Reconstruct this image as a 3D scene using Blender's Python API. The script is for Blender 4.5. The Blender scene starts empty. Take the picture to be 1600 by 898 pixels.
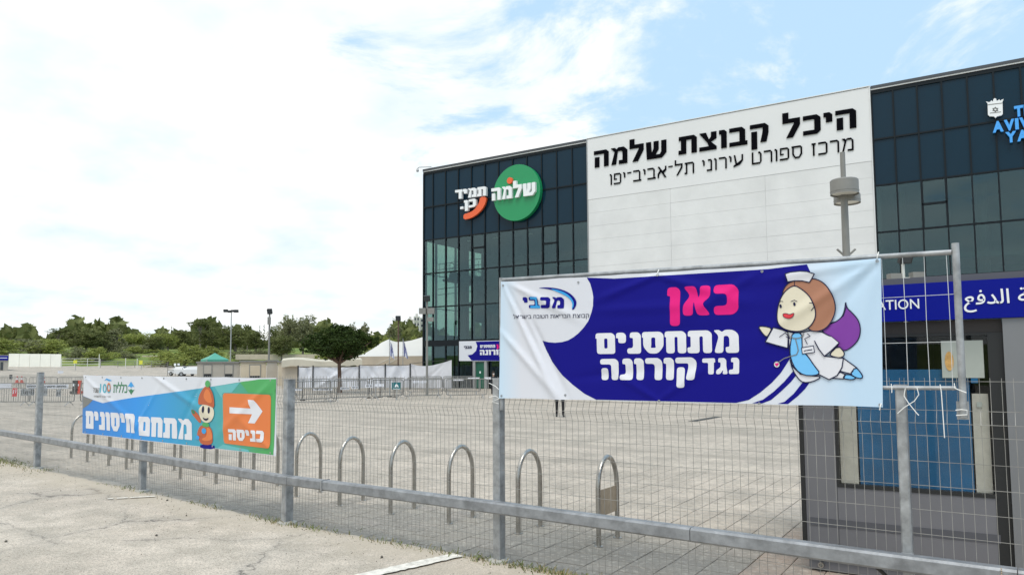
import bpy, bmesh, math, random
from mathutils import Vector, Matrix
from mathutils.geometry import tessellate_polygon
random.seed(7)
S = bpy.context.scene
COL = S.collection
R = math.radians
# ------------------------------------------------------------------ camera
F_PX, PITCH, ROLL, YAW, CY, EYE = 1171.36, .07460218, -.00581564, -.562681443, 486.546, 1.7
_c, _s = math.cos(YAW), math.sin(YAW)
_fw, _rt, _up = Vector((_s, _c, 0)), Vector((_c, -_s, 0)), Vector((0, 0, 1))
CF = _fw*math.cos(PITCH)+_up*math.sin(PITCH)
_U = -_fw*math.sin(PITCH)+_up*math.cos(PITCH)
CR = _rt*math.cos(ROLL)+_U*math.sin(ROLL)
CU = -_rt*math.sin(ROLL)+_U*math.cos(ROLL)
EYEP = Vector((0, 0, EYE))
cam = bpy.data.objects.new('camera', bpy.data.cameras.new('camera'))
COL.objects.link(cam); S.camera = cam
mw = Matrix((CR, CU, -CF)).transposed().to_4x4(); mw.translation = EYEP
cam.matrix_world = mw
cam.data.sensor_width = 36; cam.data.lens = F_PX/1600*36
cam.data.shift_y = (CY-449)/1600
cam.data.clip_start = .05; cam.data.clip_end = 6000
# ------------------------------------------------------------------ world and sun
SUN_EL, SUN_DIR = R(63), Vector((.35, -.80, 0)).normalized()
w = bpy.data.worlds.new("World"); S.world = w; w.use_nodes = True
N, L = w.node_tree.nodes, w.node_tree.links
N.clear()
def wn(t, **k):
    n = N.new(t)
    for a, b in k.items():
        if a.startswith('i_'): n.inputs[int(a[2:])].default_value = b
        else: setattr(n, a, b)
    return n
sky = wn('ShaderNodeTexSky', sky_type='NISHITA', sun_disc=False, sun_elevation=SUN_EL,
         sun_rotation=math.atan2(SUN_DIR.x, SUN_DIR.y), dust_density=1.6, air_density=1.0, ozone_density=1.2)
tc = wn('ShaderNodeTexCoord')
sep = wn('ShaderNodeSeparateXYZ'); L.new(tc.outputs['Generated'], sep.inputs[0])
zz = wn('ShaderNodeMath', operation='MAXIMUM', i_1=.0); L.new(sep.outputs[2], zz.inputs[0])
za = wn('ShaderNodeMath', operation='ADD', i_1=.22); L.new(zz.outputs[0], za.inputs[0])
dx = wn('ShaderNodeMath', operation='DIVIDE'); L.new(sep.outputs[0], dx.inputs[0]); L.new(za.outputs[0], dx.inputs[1])
dy = wn('ShaderNodeMath', operation='DIVIDE'); L.new(sep.outputs[1], dy.inputs[0]); L.new(za.outputs[0], dy.inputs[1])
cmb = wn('ShaderNodeCombineXYZ'); L.new(dx.outputs[0], cmb.inputs[0]); L.new(dy.outputs[0], cmb.inputs[1])
n1 = wn('ShaderNodeTexNoise'); n1.inputs['Scale'].default_value = 1.9; n1.inputs['Detail'].default_value = 9; n1.inputs['Roughness'].default_value = .62
n1.inputs['Distortion'].default_value = .35
L.new(cmb.outputs[0], n1.inputs['Vector'])
# more cover towards the left (-X) and the horizon, thinner to the right
gx = wn('ShaderNodeVectorMath', operation='DOT_PRODUCT'); gx.inputs[1].default_value = (-.92, -.25, -.25)
L.new(tc.outputs['Generated'], gx.inputs[0])
g1 = wn('ShaderNodeMapRange'); g1.inputs[1].default_value = .0; g1.inputs[2].default_value = .62; g1.inputs[3].default_value = -.055; g1.inputs[4].default_value = .34
L.new(gx.outputs['Value'], g1.inputs[0])
hz = wn('ShaderNodeMapRange'); hz.inputs[1].default_value = .0; hz.inputs[2].default_value = .22; hz.inputs[3].default_value = .22; hz.inputs[4].default_value = 0
L.new(zz.outputs[0], hz.inputs[0])
a1 = wn('ShaderNodeMath', operation='ADD'); L.new(n1.outputs['Fac'], a1.inputs[0]); L.new(g1.outputs[0], a1.inputs[1])
a2 = wn('ShaderNodeMath', operation='ADD'); L.new(a1.outputs[0], a2.inputs[0]); L.new(hz.outputs[0], a2.inputs[1])
cr = wn('ShaderNodeMapRange', interpolation_type='SMOOTHSTEP'); cr.inputs[1].default_value = .47; cr.inputs[2].default_value = .60; cr.inputs[3].default_value = .0; cr.inputs[4].default_value = 1
L.new(a2.outputs[0], cr.inputs[0])
n2 = wn('ShaderNodeTexNoise'); n2.inputs['Scale'].default_value = 3.2; n2.inputs['Detail'].default_value = 7
L.new(cmb.outputs[0], n2.inputs['Vector'])
cc = wn('ShaderNodeValToRGB'); cc.color_ramp.elements[0].position = .3; cc.color_ramp.elements[0].color = (5.7, 6.6, 6.95, 1)
cc.color_ramp.elements[1].position = .6; cc.color_ramp.elements[1].color = (7.8, 7.85, 7.75, 1)
L.new(n2.outputs['Fac'], cc.inputs[0])
veil = wn('ShaderNodeMix', data_type='RGBA'); veil.inputs[0].default_value = .85; veil.inputs[7].default_value = (4.1, 5.9, 7.6, 1)
L.new(sky.outputs[0], veil.inputs[6])
mx = wn('ShaderNodeMix', data_type='RGBA'); L.new(cr.outputs[0], mx.inputs[0]); L.new(veil.outputs[2], mx.inputs[6]); L.new(cc.outputs[0], mx.inputs[7])
bg = wn('ShaderNodeBackground'); bg.inputs[1].default_value = .085
wo = wn('ShaderNodeOutputWorld'); L.new(mx.outputs[2], bg.inputs[0]); L.new(bg.outputs[0], wo.inputs[0])
sl = bpy.data.lights.new('sun', 'SUN'); sl.energy = 1.5; sl.angle = R(32); sl.color = (1, .93, .82)
so = bpy.data.objects.new('sun', sl); COL.objects.link(so)
so.rotation_euler = (SUN_DIR*math.cos(SUN_EL)+Vector((0, 0, math.sin(SUN_EL)))).to_track_quat('Z', 'Y').to_euler()
so.location = (0, 0, 60)
vs = S.view_settings; vs.view_transform = 'Standard'; vs.look = 'None'; vs.gamma = 1; vs.use_curve_mapping = False; vs.exposure = .78

# ------------------------------------------------------------------ measuring helpers (photo coordinate -> point of the place)
def ray(x, y): return CF*F_PX+CR*(x-800)-CU*(y-CY)
def G(x, y, z=0.):
    d = ray(x, y); return EYEP+d*((z-EYE)/d.z)
def PY(x, y, Y):
    d = ray(x, y); return EYEP+d*(Y/d.y)
def at(x, y, dist):                 # point at a horizontal distance
    d = ray(x, y); return EYEP+d*(dist/math.hypot(d.x, d.y))
class Plane:                        # a vertical plane through two ground points; coordinates (s along, z up)
    def __init__(s, a, b, off=0):
        s.a = Vector((a[0], a[1], 0)); b = Vector((b[0], b[1], 0)); s.u = (b-s.a).normalized(); s.n = Vector((s.u.y, -s.u.x, 0))  # towards -Y (viewer)
        s.a = s.a+s.n*off
    def P(s, x, y):
        d = ray(x, y); t = (s.a-EYEP).dot(s.n)/d.dot(s.n); p = EYEP+d*t
        return ((p-s.a).dot(s.u), p.z)
    def W(s, q, o=0.): return s.a+s.u*q[0]+Vector((0, 0, q[1]))+s.n*o
# ------------------------------------------------------------------ materials
MATS = {}
def mat(name, col, rough=.6, metal=0, var=0, vscale=3., bump=0, bscale=40., spec=.5, detail=6, emit=None):
    if name in MATS: return MATS[name]
    m = bpy.data.materials.new(name); m.use_nodes = True; nt = m.node_tree; b = nt.nodes['Principled BSDF']
    b.inputs['Base Color'].default_value = (*col, 1); b.inputs['Roughness'].default_value = rough; b.inputs['Metallic'].default_value = metal
    b.inputs['Specular IOR Level'].default_value = spec
    t = nt.nodes.new('ShaderNodeTexCoord')
    if var:
        n = nt.nodes.new('ShaderNodeTexNoise'); n.inputs['Scale'].default_value = vscale; n.inputs['Detail'].default_value = detail; n.inputs['Roughness'].default_value = .6
        nt.links.new(t.outputs['Object'], n.inputs['Vector'])
        r = nt.nodes.new('ShaderNodeValToRGB'); r.color_ramp.elements[0].position = .3; r.color_ramp.elements[1].position = .7
        r.color_ramp.elements[0].color = (*[c*(1-var) for c in col], 1); r.color_ramp.elements[1].color = (*[min(1, c*(1+var)) for c in col], 1)
        nt.links.new(n.outputs['Fac'], r.inputs[0]); nt.links.new(r.outputs[0], b.inputs['Base Color'])
        rr = nt.nodes.new('ShaderNodeMapRange'); rr.inputs[3].default_value = max(.03, rough-.12); rr.inputs[4].default_value = min(1, rough+.12)
        nt.links.new(n.outputs['Fac'], rr.inputs[0]); nt.links.new(rr.outputs[0], b.inputs['Roughness'])
    if bump:
        n = nt.nodes.new('ShaderNodeTexNoise'); n.inputs['Scale'].default_value = bscale; n.inputs['Detail'].default_value = 4
        nt.links.new(t.outputs['Object'], n.inputs['Vector'])
        bp = nt.nodes.new('ShaderNodeBump'); bp.inputs['Strength'].default_value = bump; bp.inputs['Distance'].default_value = .01
        nt.links.new(n.outputs['Fac'], bp.inputs['Height']); nt.links.new(bp.outputs[0], b.inputs['Normal'])
    MATS[name] = m; return m
class NT:                           # tiny node helper for bigger materials
    def __init__(s, name):
        s.m = bpy.data.materials.new(name); s.m.use_nodes = True; s.t = s.m.node_tree; s.b = s.t.nodes['Principled BSDF']; s.out = s.t.nodes['Material Output']
        s.pos = s.n('ShaderNodeNewGeometry').outputs['Position']
    def n(s, t, inp=None, **k):
        q = s.t.nodes.new(t)
        for a, b in k.items(): setattr(q, a, b)
        for a, b in (inp or {}).items():
            if hasattr(b, 'is_output'): s.t.links.new(b, q.inputs[a])
            else: q.inputs[a].default_value = b
        return q
    def noise(s, scale, detail=5, rough=.55, vec=None, dist=0): return s.n('ShaderNodeTexNoise', {'Vector': vec or s.pos, 'Scale': scale, 'Detail': detail, 'Roughness': rough, 'Distortion': dist}).outputs['Fac']
    def math(s, op, a, b=0., c=0.): return s.n('ShaderNodeMath', {0: a, 1: b, 2: c}, operation=op).outputs[0]
    def rng(s, v, a, b, c, d, smooth=False): return s.n('ShaderNodeMapRange', {0: v, 1: a, 2: b, 3: c, 4: d}, interpolation_type='SMOOTHSTEP' if smooth else 'LINEAR').outputs[0]
    def mix(s, f, a, b, mode='MIX'):
        q = s.n('ShaderNodeMix', {0: f}, data_type='RGBA', blend_type=mode)
        for i, v in ((6, a), (7, b)):
            if hasattr(v, 'is_output'): s.t.links.new(v, q.inputs[i])
            else: q.inputs[i].default_value = (*v, 1)
        return q.outputs[2]
    def bump(s, h, st, dist=.01):
        q = s.n('ShaderNodeBump', {'Height': h, 'Strength': st, 'Distance': dist}); s.t.links.new(q.outputs[0], s.b.inputs['Normal'])
    def set(s, k, v):
        if hasattr(v, 'is_output'): s.t.links.new(v, s.b.inputs[k])
        else: s.b.inputs[k].default_value = v
def m_asphalt():
    q = NT('old_asphalt')
    big = q.noise(.35, 6, .6); mid = q.noise(2.3, 6, .65); fine = q.noise(70, 4, .85); fine2 = q.noise(120, 3, .85)
    c = q.mix(q.rng(big, .35, .65, 0, 1, True), (.54, .465, .385), (.65, .57, .48))
    c = q.mix(q.rng(mid, .40, .62, 0, .75), c, (.37, .33, .27))
    c = q.mix(q.rng(fine, .47, .63, 0, .95), c, (.15, .13, .11))
    c = q.mix(q.rng(q.noise(30, 4, .85), .52, .66, 0, .7), c, (.23, .20, .165))
    c = q.mix(q.rng(fine2, .54, .68, 0, .85), c, (.72, .67, .58))
    # cracks
    dv = q.n('ShaderNodeTexNoise', {'Vector': q.pos, 'Scale': 1.4, 'Detail': 8., 'Roughness': .72})
    dvec = q.n('ShaderNodeVectorMath', {0: dv.outputs['Color'], 1: (.9, .9, 0)}, operation='MULTIPLY').outputs[0]
    pv = q.n('ShaderNodeVectorMath', {0: q.pos, 1: dvec}, operation='ADD').outputs[0]
    vo = q.n('ShaderNodeTexVoronoi', {'Vector': pv, 'Scale': .52}, feature='DISTANCE_TO_EDGE').outputs['Distance']
    vo2 = q.n('ShaderNodeTexVoronoi', {'Vector': pv, 'Scale': 1.7}, feature='DISTANCE_TO_EDGE').outputs['Distance']
    msk = q.rng(q.noise(.8, 3), .40, .58, 0, 1)
    ck = q.math('MULTIPLY', q.rng(vo, .0, .008, .95, 0), msk)
    msk2 = q.rng(q.noise(1.1, 3, vec=pv), .55, .66, 0, .7)
    ck2 = q.math('MULTIPLY', q.rng(vo2, .0, .010, .7, 0), msk2)
    ck = q.math('MAXIMUM', ck, ck2)
    halo = q.math('MULTIPLY', q.rng(vo, 0, .09, .4, 0), msk)
    c = q.mix(halo, c, (.30, .28, .25)); c = q.mix(ck, c, (.10, .09, .08))
    # sandy dirt that has washed up along the fence
    sx = q.n('ShaderNodeSeparateXYZ', {0: q.pos})
    line = q.math('MULTIPLY_ADD', sx.outputs[0], -.09, 4.95)
    dd = q.math('ADD', q.math('SUBTRACT', sx.outputs[1], line), q.math('MULTIPLY', q.math('SUBTRACT', mid, .5), 1.3))
    c = q.mix(q.rng(dd, -.35, .25, 0, .8), c, (.46, .40, .32))
    q.set('Base Color', c); q.set('Roughness', .9)
    h = q.math('ADD', q.math('MULTIPLY', fine, .5), q.math('MULTIPLY', q.math('SUBTRACT', 1., ck), .8))
    q.bump(h, .5, .012); return q.m
PW, PL = .30, .20
def m_paver(name, joints):
    q = NT(name)
    sx = q.n('ShaderNodeSeparateXYZ', {0: q.pos})
    j = q.math('FLOOR', q.math('DIVIDE', sx.outputs[0], PW)); 
    off = q.math('MULTIPLY', q.math('MODULO', q.math('ABSOLUTE', j), 2.), .5)
    yy = q.math('ADD', q.math('DIVIDE', sx.outputs[1], PL), off); i = q.math('FLOOR', yy)
    cid = q.n('ShaderNodeCombineXYZ', {0: j, 1: i, 2: 0.}).outputs[0]
    wn_ = q.n('ShaderNodeTexWhiteNoise', {'Vector': cid}, noise_dimensions='3D')
    r = wn_.outputs['Value']
    c = q.mix(r, (.28, .252, .212), (.43, .385, .315))
    c = q.mix(q.rng(q.n('ShaderNodeSeparateColor', {0: wn_.outputs['Color']}).outputs[1], .8, 1., 0, .5), c, (.40, .33, .29))
    # broad warm and grey bands of the square's pattern
    bx = q.math('FLOOR', q.math('DIVIDE', sx.outputs[0], 3.)); by = q.math('FLOOR', q.math('DIVIDE', sx.outputs[1], 2.4))
    wb = q.n('ShaderNodeTexWhiteNoise', {'Vector': q.n('ShaderNodeCombineXYZ', {0: bx, 1: by, 2: 3.}).outputs[0]}, noise_dimensions='3D').outputs['Value']
    c = q.mix(q.rng(wb, .5, 1., 0, .38), c, (.44, .37, .31))
    pale = q.rng(q.math('ADD', q.math('ADD', sx.outputs[1], q.math('MULTIPLY_ADD', q.noise(.5, 3), 1.4, q.rng(sx.outputs[0], -11., -6., 2.4, 0))), q.math('MULTIPLY', r, .5)), 8.0, 9.3, 0, 1, True)
    c = q.mix(q.math('SUBTRACT', 1., pale), c, q.mix(.5, c, (.185, .18, .172)))
    c = q.mix(pale, c, q.mix(.62, c, (.60, .515, .43)))
    brick = q.math('MULTIPLY', q.rng(sx.outputs[0], -1.81, -1.80, 0, 1), q.rng(sx.outputs[1], 8.4, 8.45, 1, 0))
    c = q.mix(q.math('MULTIPLY', brick, .75), c, (.44, .33, .26))
    c = q.mix(q.rng(q.noise(1.3, 6, .65), .42, .66, 0, .5), c, (.21, .19, .16))
    c = q.mix(q.rng(q.noise(.33, 5, .7), .46, .62, 0, .35), c, (.24, .215, .175))
    c = q.mix(q.rng(q.noise(55, 3, .7), .48, .72, 0, .5), c, (.20, .19, .17))
    c = q.mix(q.rng(q.noise(7.5, 5, .75), .46, .64, 0, .6), c, (.22, .20, .175))
    c = q.mix(q.rng(q.noise(16, 4, .75), .52, .68, 0, .5), c, (.60, .55, .47))
    if joints:
        fx = q.math('FRACT', q.math('DIVIDE', sx.outputs[0], PW)); fy = q.math('FRACT', yy)
        jx = q.math('MAXIMUM', q.math('LESS_THAN', fx, .03), q.math('LESS_THAN', fy, .045))
        c = q.mix(q.math('MULTIPLY', jx, .5), c, (.18, .165, .145))
        # long stain lines and pattern strips far off
        c = q.mix(q.rng(q.n('ShaderNodeTexNoise', {'Vector': q.n('ShaderNodeMapping', {0: q.pos, 3: (.10, 1.1, 1)}).outputs[0], 'Scale': 1., 'Detail': 5.}).outputs['Fac'], .48, .66, 0, .55), c, (.24, .215, .18))
    q.set('Base Color', c); q.set('Roughness', .88); q.bump(q.noise(160, 3), .25, .006); return q.m
def m_ground():
    q = NT('meadow_and_road')
    n = q.noise(.12, 6); f = q.noise(1.8, 5, .7)
    c = q.mix(q.rng(n, .4, .6, 0, 1), (.13, .20, .035), (.22, .26, .06)); c = q.mix(q.rng(f, .4, .7, 0, .6), c, (.08, .115, .022))
    q.set('Base Color', c); q.set('Roughness', .95); q.bump(f, .8, .3); return q.m
M = {
 'asphalt': m_asphalt(), 'paver': m_paver('paving_stone', False), 'paving': m_paver('paving_far', True), 'grass': m_ground(),
 'joint': mat('joint_sand', (.15, .135, .115), .95, 0, .3, 12, .4, 90),
 'galv': mat('galvanised_steel', (.35, .36, .37), .48, .5, .34, 11, .15, 60),
 'galv_rail': mat('galvanised_rail', (.26, .27, .285), .5, .42, .30, 9, .2, 40),
 'wire': mat('galvanised_wire', (.33, .32, .30), .42, .4, .3, 5),
 'wire_new': mat('bright_wire', (.62, .63, .64), .4, .5, .12, 5),
 'inox': mat('brushed_stainless', (.42, .40, .37), .30, .9, .18, 14, .1, 120),
 'plate': mat('rack_plate', (.42, .34, .25), .5, .35, .15, 14),
 'line': mat('worn_road_paint', (.66, .63, .57), .85, 0, .30, 16, .5, 60),
 'cloth_w': mat('white_banner_vinyl', (.66, .68, .74), .42, 0, .02, 2),
 'white': mat('white_print', (.70, .705, .75), .5, spec=.3), 'navy': mat('navy_print', (.006, .005, .21), .5, spec=.12), 'pink': mat('pink_print', (.72, .008, .20), .5, spec=.25),
 'blue2': mat('azure_print', (.02, .32, .72), .4), 'ink': mat('ink_print', (.010, .012, .05), .5, spec=.25), 'skin': mat('skin_print', (.70, .64, .50), .45),
 'hair': mat('brown_hair_print', (.38, .17, .10), .45), 'purple': mat('purple_print', (.19, .03, .32), .4), 'dress': mat('sky_blue_print', (.16, .50, .86), .4),
 'redp': mat('red_print', (.62, .03, .04), .4), 'orange': mat('orange_print', (.70, .18, .04), .42), 'greyp': mat('grey_print', (.18, .18, .17), .5),
 'green_l': mat('green_print', (.06, .36, .10), .42), 'teal': mat('teal_print', (.05, .38, .50), .42), 'tealg': mat('pale_teal_print', (.12, .45, .47), .42),
 'dkgreen': mat('dark_green_print', (.02, .19, .08), .42), 'darkhat': mat('brown_orange_print', (.48, .10, .03), .5),
 'black': mat('black_plastic', (.016, .017, .018), .45), 'rubber': mat('dark_rubber', (.02, .02, .02), .8),
 'wall_w': mat('white_cladding', (.67, .675, .68), .6, 0, .08, .45, .08, 30, detail=8),
 'wall_s': mat('white_sign_field', (.70, .705, .715), .5, 0, .015, .5),
 'letter_k': mat('black_letter', (.003, .003, .005), .8, spec=.04),
 'mullion': mat('dark_mullion', (.004, .008, .012), .5, 0, spec=.25), 'spandrel': mat('blue_black_spandrel_glass', (.006, .026, .046), .15, 0, .12, .25, spec=.2),
 'capping': mat('grey_roof_trim', (.32, .33, .34), .45, .4), 'sign_g': mat('green_sign_face', (.012, .27, .10), .35), 'sign_w': mat('white_sign_letter', (.80, .82, .84), .35),
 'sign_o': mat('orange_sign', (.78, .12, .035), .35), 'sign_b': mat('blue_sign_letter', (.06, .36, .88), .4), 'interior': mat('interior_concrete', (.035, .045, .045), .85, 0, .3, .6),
 'steel_dk': mat('dark_stair_steel', (.012, .015, .016), .5, .3), 'tan': mat('dull_red_lining', (.20, .10, .06), .8),
 'kiosk': mat('grey_kiosk_panel', (.165, .165, .18), .45, .1, .06, 1.2, .04, 20), 'kiosk_d': mat('dark_grey_stripe', (.085, .087, .10), .5), 'kiosk_l': mat('grey_pier_panel', (.20, .205, .215), .4, .2, .05, 1),
 'band': mat('blue_fascia', (.001, .006, .23), .4, spec=.15), 'brown': mat('brown_header', (.035, .027, .024), .5), 'blind': mat('blue_blind', (.002, .095, .22), .5, 0, .25, 1.6),
 'curtain': mat('beige_curtain', (.48, .45, .385), .8, 0, .12, 9), 'paper': mat('pale_poster', (.38, .41, .37), .6, 0, .08, 4), 'paper_o': mat('orange_emblem', (.55, .32, .10), .6, 0, .3, 30),
 'lamp': mat('grey_lamp_paint', (.23, .225, .21), .5, .2, .06, 4), 'lens': mat('lamp_lens', (.72, .72, .66), .3), 'tie': mat('white_cable_tie', (.80, .80, .78), .4),
 'beige': mat('beige_render', (.52, .45, .34), .85, 0, .07, 1.2), 'beige2': mat('grey_beige_render', (.40, .37, .32), .85, 0, .07, 1.2), 'creamw': mat('cream_wall', (.88, .86, .77), .8, 0, .04, .8),
 'sheet': mat('white_sheeting', (.66, .67, .72), .6, 0, .05, 1.1), 'tent': mat('marquee_white', (.58, .575, .55), .6, 0, .03, .6), 'tentside': mat('marquee_side', (.50, .43, .34), .75, 0, .12, .8),
 'gazebo': mat('green_canvas', (.08, .33, .25), .6), 'bark': mat('brown_bark', (.12, .075, .055), .9, 0, .3, 8, .6, 20), 'bark2': mat('grey_bark', (.14, .12, .10), .9, 0, .3, 4),
 'carw': mat('white_car_paint', (.66, .67, .68), .22, 0, 0), 'cargl': mat('dark_car_glass', (.02, .025, .03), .08), 'flag_w': mat('flag_white', (.75, .77, .82), .6), 'flag_b': mat('flag_blue', (.02, .05, .38), .6),
 'apt': mat('apartment_render', (.55, .53, .50), .85, 0, .06, .2), 'win': mat('far_window_glass', (.05, .06, .07), .2), 'signteal': mat('teal_sign', (.01, .13, .15), .45),
 'skinp': mat('skin', (.46, .29, .21), .6), 'mask': mat('face_mask', (.65, .68, .7), .7), 'cloth_k': mat('black_clothes', (.014, .014, .017), .85), 'shoe': mat('dark_shoe', (.02, .02, .02), .6), 'shirt': mat('grey_shirt', (.28, .29, .31), .9), 'hairp': mat('dark_hair', (.03, .02, .015), .8),
 'cone': mat('orange_red_cone', (.62, .06, .03), .5), 'doorg': mat('green_door', (.01, .10, .06), .4), 'dooralu': mat('aluminium_door_frame', (.40, .41, .41), .4, .5),
 'stone': mat('pebble', (.10, .09, .075), .9), 'weed': mat('weed_green', (.13, .16, .035), .8, 0, .3, 20), 'weed_dry': mat('dry_weed', (.30, .25, .13), .9), 'conc': mat('concrete', (.38, .37, .34), .9, 0, .12, 8, .3, 60),
}
def m_leaf(name, c1, c2, scale):
    q = NT(name); ob = q.n('ShaderNodeTexCoord').outputs['Object']
    oi = q.n('ShaderNodeObjectInfo').outputs['Random']
    c = q.mix(q.rng(q.noise(scale, 4, .7, ob), .35, .65, 0, 1), c1, c2)
    c = q.mix(q.math('MULTIPLY', oi, .35), c, tuple(v*1.5 for v in c2))
    q.set('Base Color', c); q.set('Roughness', .75); q.set('Specular IOR Level', .25)
    tr = q.n('ShaderNodeBsdfTranslucent'); q.t.links.new(c, tr.inputs[0])
    ms = q.n('ShaderNodeMixShader', {0: .25}); q.t.links.new(q.b.outputs[0], ms.inputs[1]); q.t.links.new(tr.outputs[0], ms.inputs[2]); q.t.links.new(ms.outputs[0], q.out.inputs[0]); return q.m
M['leaf_dark'] = m_leaf('dark_foliage', (.010, .020, .006), (.045, .075, .012), 1.6)
M['leaf_mid'] = m_leaf('olive_foliage', (.080, .095, .032), (.15, .165, .055), .35)
M['leaf_pale'] = m_leaf('grey_green_foliage', (.15, .16, .078), (.23, .235, .125), .35)
M['leaf_bush'] = m_leaf('bush_foliage', (.17, .20, .045), (.28, .31, .085), .5)
def m_glass(name, tint, refl, gcol=(.8, .9, .95), rough=.01):
    q = NT(name); tr = q.n('ShaderNodeBsdfTransparent', {0: (*tint, 1)}); gl = q.n('ShaderNodeBsdfGlossy', {0: (*gcol, 1), 'Roughness': rough})
    lw = q.n('ShaderNodeLayerWeight', {0: .5}); f = q.math('MULTIPLY_ADD', q.math('POWER', lw.outputs['Facing'], 4.), .8, refl)
    ms = q.n('ShaderNodeMixShader', {0: f}); q.t.links.new(tr.outputs[0], ms.inputs[1]); q.t.links.new(gl.outputs[0], ms.inputs[2]); q.t.links.new(ms.outputs[0], q.out.inputs[0]); return q.m
M['glass'] = m_glass('tinted_facade_glass', (.63, .74, .70), .075, (.60, .80, .90))
M['glass_k'] = m_glass('kiosk_glass', (.97, .98, .98), .018, (.9, .9, .9))
def m_gradient(name, stops, axis, lo, hi):       # printed colour that runs across a banner
    q = NT(name); d = q.n('ShaderNodeVectorMath', {0: q.pos, 1: axis}, operation='DOT_PRODUCT').outputs['Value']
    r = q.n('ShaderNodeValToRGB', {0: q.rng(d, lo, hi, 0, 1)}); e = r.color_ramp.elements
    while len(e) < len(stops): e.new(.5)
    for k, (p, c) in enumerate(stops): e[k].position = p; e[k].color = (*c, 1)
    q.set('Base Color', r.outputs[0]); q.set('Roughness', .4); return q.m
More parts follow.
